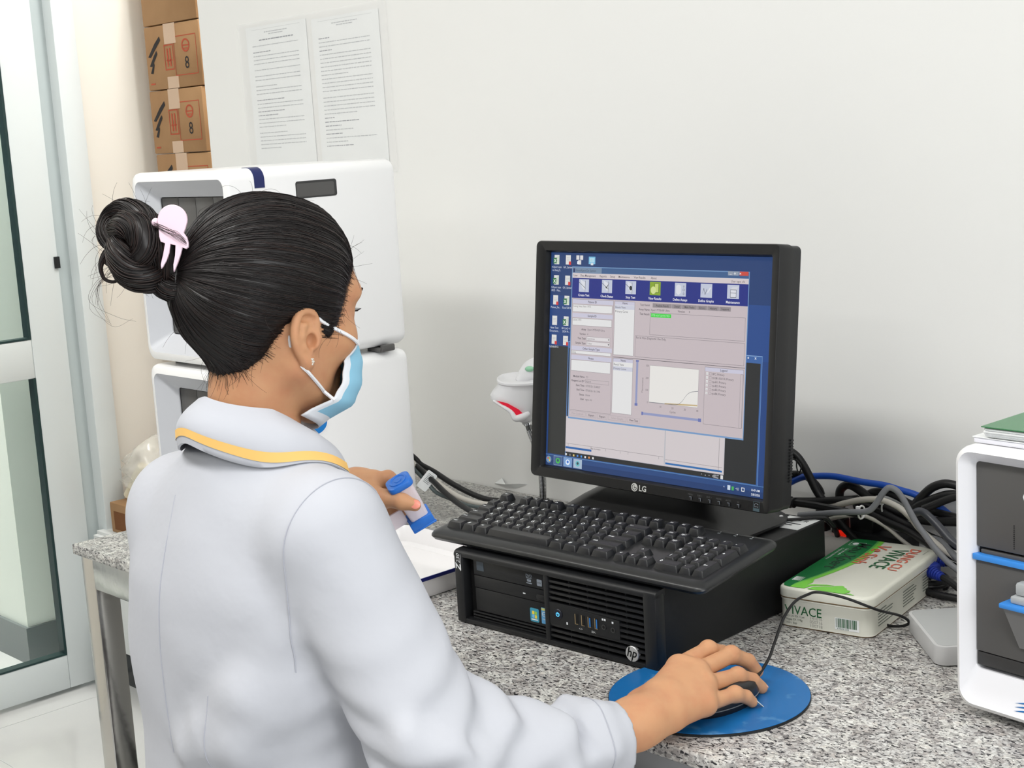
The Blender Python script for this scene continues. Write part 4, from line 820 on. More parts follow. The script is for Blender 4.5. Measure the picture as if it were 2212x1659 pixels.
# ================================================================== TRAY
t = thing('enamel_tray', 'white enamel tray with a dark blue rim on the granite beside the computer', 'tray', (0.605, 0.175, TT+0.0004))
b = MB(); L = []
W_, D_, H_ = 0.258, 0.322, 0.036
for i, z, r in ((0.012, 0.0, 0.018), (0.006, 0.001, 0.022), (0.004, 0.006, 0.024), (0.0005, H_-0.004, 0.028), (0.0, H_-0.003, 0.028)): L.append([(x, y, z) for x, y in rrect(W_-2*i, D_-2*i, r, 6)])
en = mat('white_enamel', (240, 238, 238), 0.15, coat=0.3)
for i, z, r in ((0.003, H_-0.003, 0.026), (0.0045, H_-0.005, 0.025), (0.0075, 0.008, 0.022), (0.014, 0.0025, 0.016)): L.append([(x, y, z) for x, y in rrect(W_-2*i, D_-2*i, r, 6)])
b.loft(L, en); b.build('tray_body', t)
b = MB(); b.loft([[(x, y, z) for x, y in rrect(W_+i, D_+i, 0.0285, 8)] for i, z in ((-0.0002, H_-0.0085), (0.0016, H_-0.0080), (0.0022, H_-0.0050), (0.0016, H_-0.0030), (-0.0006, H_-0.0028))], navy_m, None, False, False)
b.build('rolled_rim', t, label='dark blue rim')

# ================================================================== TIN
tin = thing('tin_box', 'green and cream printed tin box with handwriting on its lid', 'tin', (1.186, 0.371, TT+0.0002), 10.5)
TW, TD, TH = 0.127, 0.243, 0.052
cream_t = mat('tin_cream', (216, 216, 204), 0.32, coat=0.2); rust = mat('tin_rust', (120, 96, 62), 0.5, metal=0.3)
b = MB(); L = []
for i, z in ((0.001, 0.0), (0.0, 0.0015)): L.append([(x, y, z) for x, y in rrect(TW-2*i, TD-2*i, 0.014, 6, TW/2, TD/2)])
b.loft(L, rust); L = []
for i, z in ((0.0002, 0.0015), (0.001, 0.0035), (0.001, 0.034), (0.0, 0.0362), (0.001, 0.038)): L.append([(x, y, z) for x, y in rrect(TW-2*i, TD-2*i, 0.014, 6, TW/2, TD/2)])
b.loft(L, cream_t)
gt = mat('tin_green', (26, 92, 52), 0.4); X = FRONT
b.text('VIVACE', 0.0165, gt, X, 'LEFT', 0.010, 0.0175, -0.0006, sx=0.92, bold=0.004); ink2 = mat('tin_small_print', (96, 104, 96), 0.6)
for k, s_ in enumerate(('SO LO SX / Lot', 'Ngay SX / Mfg', 'HD / Exp')): b.text(s_, 0.0038, ink2, X, 'LEFT', 0.012, 0.0135-k*0.0045, -0.0006)
for k, s_ in enumerate(('141016', '050716', '100718')): b.text(s_, 0.0058, mat('faint_print', (170, 170, 164), 0.6), X, 'LEFT', 0.044, 0.0135-k*0.005, -0.0006)
b.rect(0.078, 0.006, 0.110, 0.0215, -0.0006, paper_m, X); rr = random.Random(4); x = 0.0795
while x < 0.1075: w = rr.choice((0.0005, 0.0008, 0.0013)); b.rect(x, 0.0090, x+w, 0.0208, -0.0004, gt, X); x += w+rr.choice((0.0004, 0.0008))
b.text('8 936020 5603', 0.0026, gt, X, 'LEFT', 0.081, 0.0066, -0.0004)
XR = TR(TW, 0, 0) @ RT(z=90) @ FRONT
for cx0 in (0.022, 0.105, 0.175):
    for k in range(6): b.rect(cx0, 0.029-k*0.0038, cx0+rr.uniform(0.025, 0.05), 0.0302-k*0.0038, -0.0006, ink2, XR)
b.build('tin_base', tin)
b = MB(); L = []
for i, z in ((0.0006, 0.0385), (-0.0008, 0.0395), (-0.0008, 0.0485), (0.0004, 0.0505), (0.003, 0.0518), (0.006, 0.0520)): L.append([(x, y, z) for x, y in rrect(TW-2*i, TD-2*i, 0.015-i, 6, TW/2, TD/2)])
b.loft(L, cream_t); b.tube([(x, y, 0.0388) for x, y in rrect(TW, TD, 0.0145, 8, TW/2, TD/2)], 0.0008, rust, n=6, closed=True)
Zl = 0.0523
ed = rrect(TW-0.006, TD-0.006, 0.0125, 6, TW/2, TD/2)
# green swoosh areas: left side
def curve_x(y, off): # boundary x of the green field along the lid
    u = y/TD; return (0.0165 + 0.018*u + 0.016*math.sin((u-0.12)*math.pi*1.05)**1 + off)
ys = np.linspace(0.0165, TD-0.0165, 24)
dg = mat('lid_dark_green', (28, 112, 60), 0.3); mg = mat('lid_mid_green', (92, 170, 84), 0.3); lg = mat('lid_light_green', (120, 200, 72), 0.3)
left = [(0.0032, TD-0.016), (0.0060, TD-0.0075), (0.0110, TD-0.0035)]; left0 = [(0.0165, 0.0032), (0.0075, 0.0060), (0.0032, 0.0150)]
def field(off, M, z): b.poly([(0.0165, 0.0033)] + [(max(0.0166, curve_x(y, off)), y) for y in np.linspace(0.0033, TD-0.0034, 30)] + left[::-1] + left0[::-1][:-1], z, M)
field(0.0095, lg, Zl); field(0.0030, mg, Zl+0.0001); field(0.0, dg, Zl+0.0002)
b.poly([(0.004, 0.004+0.012), (0.030, 0.050), (0.036, 0.030), (0.028, 0.0034), (0.017, 0.0034)], Zl+0.00005, lg)
# profile of a leaf shaped head
b.poly([(0.024, 0.0034), (0.030, 0.016), (0.040, 0.024), (0.056, 0.029), (0.068, 0.0285), (0.060, 0.0255), (0.048, 0.022), (0.040, 0.016), (0.036, 0.0034)], Zl+0.0003, lg)
b.poly([(0.040, 0.0034), (0.044, 0.014), (0.056, 0.0215), (0.064, 0.0235), (0.0685, 0.0295), (0.0755, 0.0330), (0.0790, 0.0300), (0.0800, 0.0275), (0.0845, 0.0250), (0.0840, 0.0230), (0.0865, 0.0215), (0.0860, 0.0190), (0.0920, 0.0185), (0.0930, 0.0120), (0.0905, 0.0070), (0.0925, 0.0034)], Zl+0.0003, lg)
b.poly([(0.088, 0.0034), (0.096, 0.0075), (0.104, 0.0034)], Zl+0.0003, lg)
for k in range(6): b.rect(0.0065+k*0.0023, 0.030, 0.0065+k*0.0023+0.0018*(1-k*0.14), 0.046, Zl+0.0004, legend_m, RT(z=0))
def vt(s_, size, M, x, y, bold=0.0, shear=0, sx=1.0, rz=-90, z=0.0005): b.text(s_, size, M, TR(x, y, Zl+z) @ RT(z=rz), 'LEFT', 0, 0, 0, bold=bold, shear=shear, sx=sx)
vt('VIVACE', 0.030, gt, 0.0735, 0.212, 0.006, 0, 0.92)
rm = mat('red_marker', (206, 98, 76), 0.6); bm2 = mat('black_marker', (30, 52, 40), 0.6)
vt('DUNG CU', 0.021, rm, 0.0945, 0.222, 0.008, 0.1, 1.05, -88); vt('Ve Sinh', 0.027, rm, 0.0485, 0.224, 0.006, 0.15, 1.15, -92); vt('Mau Xpert', 0.026, bm2, 0.0215, 0.222, 0.006, 0.15, 1.1, -90, 0.0006)
vt('hau san tay gel', 0.0035, ink2, 0.1165, 0.222)
for k, s_ in enumerate(('Dai li phan phoi', 'Cong ty duoc pham Vivace')): vt(s_, 0.0052, legend_m, 0.0145-k*0.0065, 0.188)
b.rect(0.009, 0.206, 0.030, 0.2215, Zl+0.0004, legend_m); b.rect(0.0097, 0.2067, 0.0293, 0.2208, Zl+0.0005, dg); b.poly([(0.017+0.0042*math.cos(a), 0.2137+0.005*math.sin(a)) for a in np.linspace(0, 6.28, 17)[:-1]], Zl+0.0006, legend_m)
b.build('tin_lid', tin)

# ================================================================== SILVER HUB
t = thing('media_box', 'flat square silver grey box on the granite in front of the right analyser', 'box', (1.421, 0.358, TT+0.0003), 46)
b = MB(); b.slab(0.137, 0.137, 0.001, 0.0245, 0.014, mat('silver_shell', (196, 196, 196), 0.38, spec=0.5), TR(0.0685, 0.0685, 0), b=0.0015, n=8); b.slab(0.12, 0.12, 0, 0.002, 0.012, charc2_m, TR(0.0685, 0.0685, 0)); b.build('shell', t)
b = MB(); b.slab(0.129, 0.129, 0.0240, 0.0249, 0.010, mat('silver_top', (176, 178, 178), 0.45), TR(0.0685, 0.0685, 0), b=0.0003, n=8); b.build('top_plate', t)

# ================================================================== MOUSE PAD + MOUSE
t = thing('mouse_pad', 'round blue mouse pad with a black rubber edge at the front of the table', 'mouse pad', (1.268, 0.128, TT+0.0002))
b = MB(); b.cyl(0.114, 0, 0.0028, blackline_m, n=72); b.build('rubber_base', t)
b = MB(); pad = mat('pad_blue', (24, 104, 168), 0.32, spec=0.5, var=(30, (110, 164, 204), 0.60, 0.78)); b.cyl(0.1134, 0.0028, 0.0036, pad, n=72, b=0.0003); b.build('top_sheet', t)
MOUSE = TR(1.2985, 0.109, TT+0.0040) @ RT(z=-9)
t = thing('mouse', 'black computer mouse under the right hand on the blue pad', 'mouse', (0, 0, 0)); t.matrix_world = MOUSE
b = MB(); L = []
def mouse_ring(s_, z, n=40, r0=0.0):
    return [(0.029*s_*math.cos(a)*(1-0.10*math.sin(a)), 0.055*s_*math.sin(a), z) for a in np.linspace(0, 2*math.pi, n+1)[:-1]]
def mouse_top(x, y):
    u = y/0.055; v = x/0.029
    return 0.0345*max(0, 1-0.40*((u+0.25)*0.95)**2*1.0)*max(0.0, 1-0.35*v*v)
for s_, z in ((0.94, 0.0), (1.0, 0.003), (1.0, 0.008), (0.97, 0.014), (0.92, 0.020)): L.append(mouse_ring(s_, z))
for s_ in (0.86, 0.78, 0.66, 0.5, 0.3, 0.1): L.append([(x, y, max(0.021, min(mouse_top(x, y), 0.0345))) for x, y, _ in mouse_ring(s_, 0)])
b.loft(L, mat('mouse_black', (22, 22, 24), 0.28)); b.tube(mouse_ring(1.002, 0.007), 0.0006, mat('mouse_trim', (120, 122, 124), 0.3), n=5, closed=True); b.build('mouse_shell', t)
b = MB(); b.cyl(0.010, -0.003, 0.003, charc2_m, TR(0, 0.034, 0.024) @ RT(y=90), n=24, b=0.001); b.build('scroll_wheel', t)
def cable(name, P, r, M, label, group=None, n=8, seg=8, extra=None):
    b = MB(); b.tube(catmull(P, seg), r, M, n=n)
    if extra: extra(b)
    return tag(b.build(name, sharp=60), label, 'cable', group)
b = MB(); C0 = (1.304, 0.154, 0.792)
b.tube(catmull([(1.3035, 0.155, 0.796), (1.3035, 0.168, 0.797), (1.2943, 0.2050, 0.8067), (1.2780, 0.2400, 0.8137), (1.2621, 0.2800, 0.8289), (1.2586, 0.3080, 0.8416), (1.2607, 0.3320, 0.8450), (1.2665, 0.3470, 0.8451), (1.2916, 0.3660, 0.8378), (1.3211, 0.3920, 0.8212), (1.3277, 0.4299, 0.8050), (1.3332, 0.4419, 0.7950), (1.3263, 0.4424, 0.7880), (1.3042, 0.4438, 0.7830), (1.2860, 0.4566, 0.7830), (1.2728, 0.4873, 0.7830)], 10), 0.0018, cable_m, n=8)
o = b.build('mouse_cord'); o.parent = t; o.matrix_parent_inverse = MOUSE.inverted()

# ================================================================== CABLES
GC = 'cables behind the computer'
cable('cable', [(0.50, 0.47, 0.92), (0.52, 0.49, 0.905), (0.56, 0.505, 0.862), (0.62, 0.49, 0.818), (0.70, 0.47, 0.787), (0.80, 0.525, 0.787), (0.86, 0.56, 0.80)], 0.0042, cable_m, 'thick black cable running from behind the stacked analysers to the keyboard', 'cables beside the analysers') if 0 else None
cable('cable', [(0.3423, 0.4550, 0.8987), (0.3679, 0.4606, 0.8815), (0.3747, 0.4662, 0.8710), (0.4005, 0.4719, 0.8609), (0.4395, 0.4775, 0.8442), (0.4781, 0.4831, 0.8315), (0.5074, 0.4888, 0.8250), (0.5324, 0.4944, 0.8242), (0.5618, 0.5000, 0.8278)], 0.0048, cable_m, 'uppermost thick black cable dropping from behind the stacked analysers to the table', 'cables beside the analysers')
cable('cable', [(0.3646, 0.4400, 0.8915), (0.3938, 0.4421, 0.8741), (0.4321, 0.4443, 0.8565), (0.4563, 0.4464, 0.8451), (0.4894, 0.4486, 0.8337), (0.5225, 0.4507, 0.8293), (0.5554, 0.4529, 0.8299), (0.5879, 0.4550, 0.8336)], 0.0046, lgreyc_m, 'beige grey cable with a white tag beside the stacked analysers', 'cables beside the analysers')
cable('cable', [(0.3735, 0.4320, 0.8846), (0.4084, 0.4331, 0.8651), (0.4334, 0.4343, 0.8477), (0.4498, 0.4354, 0.8378), (0.4845, 0.4366, 0.8316), (0.5188, 0.4377, 0.8270), (0.5528, 0.4389, 0.8277), (0.5909, 0.4400, 0.8319)], 0.0034, mat('green_grey_cable', (74, 84, 84), 0.45), 'thin dark grey cable under the beige one beside the stacked analysers', 'cables beside the analysers')
cable('cable', [(0.3592, 0.4480, 0.8861), (0.4056, 0.4400, 0.8712), (0.4464, 0.4320, 0.8577), (0.4820, 0.4240, 0.8460), (0.5173, 0.4160, 0.8374), (0.5522, 0.4080, 0.8320), (0.5867, 0.4000, 0.8282)], 0.0046, cable_m, 'thick black cable bending down toward the tray beside the stacked analysers', 'cables beside the analysers')
k_ = (0.4334, 0.4280, 0.8583)
b = MB(); X = Matrix([[(0.6911, 0.7204, -0.0582)[i], (-0.0821, 0.1582, 0.9840)[i], (0.7181, -0.6752, 0.1685)[i], k_[i]] for i in range(3)]+[[0, 0, 0, 1]]) @ RT(z=-38) @ RT(y=20); b.slab(0.020, 0.034, 0, 0.0006, 0.003, paper_m, X)
for k in range(7): b.rect(-0.006, -0.004+k*0.0026, 0.006, -0.0033+k*0.0026, 0.0009, inkd_m, X @ RT(z=0))
o = b.build('cable_tag'); tag(o, 'white printed tag wrapped on the cables beside the stacked analysers', 'tag')
cable('cable', [(0.60, 0.575, 0.79), (0.625, 0.585, 0.812), (0.66, 0.59, 0.825), (0.70, 0.595, 0.82), (0.76, 0.60, 0.812), (0.84, 0.60, 0.815), (0.93, 0.60, 0.83)], 0.0062, cable_m, 'thick black cable arching behind the far end of the keyboard', GC)
cable('cable', [(0.61, 0.60, 0.788), (0.66, 0.62, 0.803), (0.72, 0.615, 0.806), (0.80, 0.61, 0.80), (0.90, 0.58, 0.81), (0.97, 0.57, 0.84)], 0.0055, cable_m, 'black cable lying along the wall behind the gooseneck stand', GC)
cable('cable', [(0.70, 0.565, 0.79), (0.76, 0.57, 0.81), (0.82, 0.60, 0.80), (0.9, 0.62, 0.79), (1.0, 0.62, 0.79)], 0.005, cable_m, 'black cable under the left end of the monitor by the white tie', GC)
b = MB(); b.tube([(0.762+0.013*math.cos(a)*0.3, 0.585+0.015*math.cos(a), 0.806+0.016*math.sin(a)) for a in np.linspace(0, 2*math.pi, 22)[:-1]], 0.0013, tie_m, n=5, closed=True); tag(b.build('cable_tie'), 'white tie round the black cables behind the keyboard', 'cable tie')
# right of the monitor
cable('cable', [(1.0189, 0.6000, 0.9581), (1.0313, 0.6045, 0.9512), (1.0489, 0.6090, 0.9405), (1.0575, 0.6135, 0.9273), (1.0643, 0.6180, 0.9109), (1.0743, 0.6225, 0.8875), (1.0878, 0.6270, 0.8676), (1.1047, 0.6315, 0.8452), (1.1183, 0.6360, 0.8299), (1.1268, 0.6405, 0.8199), (1.1337, 0.6450, 0.8095)], 0.0062, cable_m, 'thick black cable sweeping down from behind the monitor to the tin box', GC)
cable('cable', [(0.9986, 0.6200, 0.8989), (1.0107, 0.6258, 0.9016), (1.0245, 0.6317, 0.9045), (1.0399, 0.6375, 0.9037), (1.0514, 0.6433, 0.8965), (1.0592, 0.6492, 0.8842), (1.0593, 0.6550, 0.8739)], 0.0056, cable_m, 'black power cord ending in the plug next to the monitor', GC)
cable('network_cable', [(0.9977, 0.6250, 0.8748), (1.0085, 0.6279, 0.8826), (1.0230, 0.6307, 0.8923), (1.0426, 0.6336, 0.9019), (1.0687, 0.6364, 0.9065), (1.0925, 0.6393, 0.9084), (1.1160, 0.6421, 0.9068), (1.1390, 0.6450, 0.9048), (1.1698, 0.6479, 0.9040), (1.1922, 0.6507, 0.9000), (1.2140, 0.6536, 0.8959), (1.2356, 0.6564, 0.8883), (1.2524, 0.6593, 0.8801), (1.2689, 0.6621, 0.8678), (1.2838, 0.6650, 0.8595)], 0.005, bluec_m, 'blue network cable arching over the black cables along the wall', GC)
cable('cable', [(1.0914, 0.6550, 0.8619), (1.0911, 0.6541, 0.8741), (1.0936, 0.6532, 0.8851), (1.1021, 0.6523, 0.8932), (1.1129, 0.6514, 0.8956), (1.1252, 0.6505, 0.8915), (1.1406, 0.6495, 0.8843), (1.1575, 0.6486, 0.8781), (1.1775, 0.6477, 0.8709), (1.2099, 0.6468, 0.8652), (1.2416, 0.6459, 0.8637), (1.2877, 0.6450, 0.8696)], 0.0064, cable_m, 'thick black cord looping over from the plug standing behind the tin box', GC)
cable('cable', [(1.2111, 0.6450, 0.8729), (1.2178, 0.6471, 0.8820), (1.2276, 0.6493, 0.8944), (1.2420, 0.6514, 0.9088), (1.2561, 0.6536, 0.9159), (1.2670, 0.6557, 0.9173), (1.2807, 0.6579, 0.9148), (1.2915, 0.6600, 0.9095)], 0.0062, cable_m, 'upper black cable loop reaching behind the white analyser on the right', GC)
cable('cable', [(1.2173, 0.6400, 0.8750), (1.2252, 0.6425, 0.8828), (1.2363, 0.6450, 0.8895), (1.2533, 0.6475, 0.8981), (1.2687, 0.6500, 0.9040), (1.2837, 0.6525, 0.9052), (1.2942, 0.6550, 0.9026)], 0.006, cable_m, 'lower black cable loop reaching behind the white analyser on the right', GC)
cable('cable', [(1.2420, 0.6300, 0.8837), (1.2526, 0.6330, 0.8895), (1.2630, 0.6360, 0.8950), (1.2764, 0.6390, 0.9016), (1.2897, 0.6420, 0.9065), (1.2999, 0.6450, 0.9067)], 0.0056, cable_m, 'black cable just under the loops near the white analyser on the right', GC)
cable('cable', [(1.0975, 0.5450, 0.8726), (1.1176, 0.5476, 0.8765), (1.1521, 0.5503, 0.8832), (1.1826, 0.5529, 0.8882), (1.1967, 0.5556, 0.8900), (1.2061, 0.5582, 0.8943), (1.2139, 0.5609, 0.9046), (1.2203, 0.5635, 0.9161), (1.2264, 0.5662, 0.9240), (1.2309, 0.5688, 0.9252), (1.2384, 0.5715, 0.9211), (1.2457, 0.5741, 0.9105), (1.2530, 0.5768, 0.8958), (1.2632, 0.5794, 0.8774), (1.2734, 0.5821, 0.8632), (1.2851, 0.5847, 0.8479), (1.3026, 0.5874, 0.8309), (1.3185, 0.5900, 0.8194)], 0.0042, greyc_m, 'grey cable rising in a peak and falling in front of the black cables', GC)
cable('cable', [(1.0926, 0.6250, 0.8673), (1.1205, 0.6241, 0.8759), (1.1445, 0.6232, 0.8840), (1.1696, 0.6223, 0.8892), (1.1863, 0.6214, 0.8896), (1.2011, 0.6205, 0.8869), (1.2158, 0.6195, 0.8815), (1.2302, 0.6186, 0.8718), (1.2430, 0.6177, 0.8598), (1.2617, 0.6168, 0.8475), (1.2832, 0.6159, 0.8359), (1.3044, 0.6150, 0.8258)], 0.0044, lgreyc_m, 'pale cable behind the grey one bending down to the white analyser', GC)
cable('cable', [(1.0956, 0.6100, 0.8503), (1.1135, 0.6138, 0.8566), (1.1312, 0.6175, 0.8610), (1.1503, 0.6212, 0.8631), (1.1690, 0.6250, 0.8581), (1.1889, 0.6288, 0.8480), (1.2055, 0.6325, 0.8346), (1.2189, 0.6362, 0.8251), (1.2322, 0.6400, 0.8185)], 0.003, lgreyc_m, 'thin pale cable running down behind the tin box', GC)
cable('cable', [(1.0497, 0.6000, 0.8747), (1.0814, 0.6167, 0.8756), (1.1212, 0.6333, 0.8799), (1.1235, 0.6500, 0.8781)], 0.0052, cable_m, 'black cable lying level from the monitor plug to the adapter', GC)
cable('cable', [(1.1432, 0.6400, 0.8728), (1.1674, 0.6380, 0.8687), (1.1926, 0.6360, 0.8621), (1.2253, 0.6340, 0.8532), (1.2573, 0.6320, 0.8446), (1.2960, 0.6300, 0.8388)], 0.0056, cable_m, 'upper of two straight black cables slanting down behind the grey cable', GC)
cable('cable', [(1.1483, 0.6320, 0.8665), (1.1806, 0.6296, 0.8588), (1.2216, 0.6272, 0.8492), (1.2538, 0.6248, 0.8379), (1.2794, 0.6224, 0.8302), (1.3015, 0.6200, 0.8255)], 0.0056, cable_m, 'lower of two straight black cables slanting down behind the grey cable', GC)
cable('cable', [(1.1387, 0.6550, 0.8851), (1.1504, 0.6550, 0.8903), (1.1684, 0.6550, 0.8924), (1.1877, 0.6550, 0.8883), (1.2051, 0.6550, 0.8814), (1.2302, 0.6550, 0.8764), (1.2594, 0.6550, 0.8736), (1.2820, 0.6550, 0.8714)], 0.0056, cable_m, 'black cable curving over the adapter along the wall', GC)
cable('cable', [(1.2374, 0.6120, 0.8800), (1.2464, 0.6100, 0.8853), (1.2560, 0.6080, 0.8862), (1.2669, 0.6060, 0.8809), (1.2815, 0.6040, 0.8704), (1.2973, 0.6020, 0.8575), (1.3131, 0.6000, 0.8496)], 0.0058, mat('slate_cable', (58, 60, 66), 0.35), 'slate coloured cable bending down beside the white analyser', GC)
cable('cable', [(1.2447, 0.6300, 0.8444), (1.2699, 0.6233, 0.8459), (1.2887, 0.6167, 0.8366), (1.3072, 0.6100, 0.8275)], 0.0045, greyc_m, 'second grey cable low beside the white analyser', GC)
cable('cable', [(1.0894, 0.5800, 0.8591), (1.0994, 0.5950, 0.8616), (1.1024, 0.6100, 0.8498), (1.1020, 0.6250, 0.8359), (1.0966, 0.6400, 0.8196)], 0.004, cable_m, 'thin black cable dipping behind the corner of the computer', GC)
cable('cable', [(1.2430, 0.6007, 0.7860), (1.2597, 0.5883, 0.7860), (1.2792, 0.5809, 0.7860), (1.3028, 0.5787, 0.7860), (1.3241, 0.5797, 0.7860), (1.3354, 0.5829, 0.7860)], 0.005, cable_m, 'black cable on the granite behind the silver box', GC)
k_ = (1.2556, 0.6099, 0.7880)
b = MB(); b.tube([(k_[0]+0.030*math.cos(a), k_[1]+0.024*math.sin(a), 0.7862+0.012*(a/18)) for a in np.linspace(0, 18, 90)], 0.0044, cable_m, n=8); tag(b.build('coiled_cord'), 'coil of black cord on the granite behind the blue plug', 'cable', GC)
cable('earth_wire', [(1.0234, 0.6000, 0.9340), (1.0324, 0.6000, 0.9370), (1.0413, 0.6000, 0.9392), (1.0482, 0.6000, 0.9375)], 0.0015, mat('green_wire', (30, 140, 110), 0.4), 'short green earth wire beside the monitor edge', GC)
cable('thin_wire', [(1.0482, 0.6000, 0.9375), (1.0560, 0.6000, 0.9343), (1.0566, 0.6000, 0.9255), (1.0598, 0.6000, 0.9163), (1.0644, 0.6000, 0.9265), (1.0603, 0.6000, 0.9333), (1.0552, 0.6000, 0.9371)], 0.0010, cable_m, 'thin black loop of wire beside the monitor edge', GC)
# keyboard cord over the computer
kc_ = cable('keyboard_cord', [(0.9827, 0.3401, 0.8960), (0.9861, 0.3460, 0.9010), (0.9920, 0.3625, 0.9060), (1.0004, 0.3856, 0.9060), (1.0222, 0.4005, 0.9020), (1.0476, 0.4065, 0.8960), (1.0770, 0.4070, 0.8920), (1.1005, 0.4145, 0.8875), (1.1101, 0.4402, 0.8850), (1.1170, 0.4702, 0.8850), (1.1297, 0.4925, 0.8838), (1.1487, 0.5148, 0.8836), (1.1551, 0.5292, 0.8800), (1.1495, 0.5555, 0.8620)], 0.0022, cable_m, 'thin black keyboard cord curving over the computer top in front of the monitor', GC)
for k_ in ('label', 'category', 'group'): del kc_[k_]
bpy.context.view_layer.update(); kc_.parent = kb; kc_.matrix_parent_inverse = kb.matrix_world.inverted()
k_ = (1.1209, 0.4691, 0.8865)
b = MB(); b.tube([(k_[0]+0.002*math.sin(a), k_[1]+0.0065*math.cos(a), k_[2]+0.0062*math.sin(a)) for a in np.linspace(0, 2*math.pi, 18)[:-1]], 0.0012, tie_m, n=5, closed=True); b.box(k_[0]-0.0015, k_[0]+0.0035, k_[1]-0.0105, k_[1]-0.0065, k_[2]-0.005, k_[2]+0.001, tie_m); b.tube([(k_[0]+0.001, k_[1]-0.008, k_[2]-0.003), (k_[0]+0.003, k_[1]-0.014, k_[2]-0.0045), (k_[0]+0.004, k_[1]-0.020, k_[2]-0.0050)], 0.0012, tie_m, n=5); tag(b.build('cable_tie'), 'white cable tie on the keyboard cord at the corner of the monitor', 'cable tie')
for (x, y, z), lb in (((1.1858, 0.5660, 0.8854), 'white tie on the grey cable in the middle of the bundle'), ((1.1754, 0.6400, 0.8754), 'white tie round the black bundle to the right of the peak')):
    b = MB(); b.tube([(x, y+0.008*math.cos(a), z+0.009*math.sin(a)) for a in np.linspace(0, 2*math.pi, 18)[:-1]], 0.0013, tie_m, n=5, closed=True); b.box(x-0.0025, x+0.0025, y-0.010, y-0.006, z+0.005, z+0.010, tie_m); tag(b.build('cable_tie'), lb, 'cable tie')
# power strip, plugs
t = thing('power_strip', 'white power strip with a red switch against the wall behind the computer', 'power strip', (0.90, 0.634, TT+0.0003))
b = MB(); b.box(0, 0.235, 0.0, 0.044, 0.0, 0.040, mat('strip_white', (222, 218, 212), 0.4), b=0.004); b.build('strip_body', t)
b = MB(); b.box(0.19, 0.215, 0.008, 0.036, 0.0395, 0.046, mat('red_switch', (190, 40, 30), 0.3, emit=(255, 40, 20), estr=0.5), b=0.002); b.build('rocker_switch', t)
def plug(loc, label, h=0.05, r=0.018):
    t = thing('power_plug', label, 'plug', loc, group='black plugs in the power strip')
    b = MB(); b.slab(2*r, 1.7*r, 0, h*0.7, r*0.5, black_m, b=0.003); b.cyl(r*0.62, h*0.68, h, black_m, b=0.002); b.build('plug_body', t)
    b = MB(); b.cyl(r*0.75, h*0.72, h*0.78, charc2_m); b.cyl(r*0.7, h*0.86, h*0.9, charc2_m); b.build('strain_relief', t)
q1 = (1.0577, 0.6570, 0.8621); q2 = (1.0883, 0.6600, 0.8561); q3 = (1.1346, 0.6480, 0.8642)
plug((q1[0], 0.657, q1[2]-0.055), 'black power plug nearest the monitor, cord going left', 0.058, 0.0115)
plug((q2[0], 0.660, q2[2]-0.060), 'black power plug with a thick cord looping from its top', 0.066, 0.0115)
t = thing('power_adapter', 'large black power adapter block standing behind the tin box', 'adapter', (q3[0], 0.652, TT+0.0003), 0)
b = MB(); b.box(-0.026, 0.075, -0.012, 0.024, 0, 0.052, black_m, b=0.005); b.box(-0.020, 0.020, -0.010, 0.022, 0.050, q3[2]-TT-0.006, black_m, b=0.004); b.build('adapter_body', t)
b = MB(); b.lathe([(0.010, 0.0), (0.017, 0.003), (0.019, 0.010), (0.016, 0.017), (0.008, 0.020)], black_m, TR(0.0, 0.004, q3[2]-TT-0.006)); b.build('round_top', t)
t = thing('wall_panel', 'pale grey panel leaning behind the cables beside the right analyser', 'panel', (1.31, 0.655, TT+0.0004), 0)
b = MB(); b.box(0, 0.19, 0, 0.006, 0, 0.055, mat('grey_panel', (160, 160, 156), 0.5), RT(x=-12), b=0.001); b.build('panel_board', t)
# blue monitor plug
def vga(loc, rz, ry, label):
    t = thing('video_plug', label, 'plug', loc, group='blue video plugs'); t.rotation_euler = (0, math.radians(ry), math.radians(rz))
    bm3 = mat('plug_blue', (34, 54, 150), 0.4)
    b = MB(); b.slab(0.018, 0.034, 0, 0.026, 0.004, bm3, RT(y=90), b=0.003); b.build('plug_shell', t)
    b = MB(); 
    for k in range(5): b.cyl(0.0088-0.0006*k, 0.026+k*0.0042, 0.0292+k*0.0042, bm3, RT(y=90), n=16)
    b.cyl(0.0052, 0.024, 0.05, bm3, RT(y=90)); b.build('strain_relief', t)
    b = MB(); b.tube(catmull([(0.048, 0, 0), (0.062, 0.002, -0.002), (0.074, 0.012, -0.012), (0.07, 0.03, -0.022)], 6), 0.0045, cable_m); b.build('plug_cord', t)
vga((1.2527, 0.6000, 0.8135), -22, 4, 'blue ribbed video plug hanging beside the tin box')
vga((1.2338, 0.6280, 0.8177), -10, 0, 'second blue video plug just behind the ribbed one')
# foot bracket of a stand under the table is not visible; monitor power cord plug
t = thing('power_plug', 'black ribbed cable plug on the monitor back lying level', 'plug', (1.0442, 0.5850, 0.8766), group='black plugs in the power strip')
b = MB(); b.slab(0.026, 0.018, -0.03, 0.0, 0.004, black_m, RT(y=90), b=0.002); b.build('plug_body', t)
b = MB()
for k in range(3): b.cyl(0.0095-0.001*k, 0.002+k*0.006, 0.006+k*0.006, black_m, RT(y=90))
b.tube([(0, 0, 0), (0.05, 0.004, 0.0), (0.12, 0.01, -0.004)], 0.0055, cable_m); b.build('strain_relief', t)

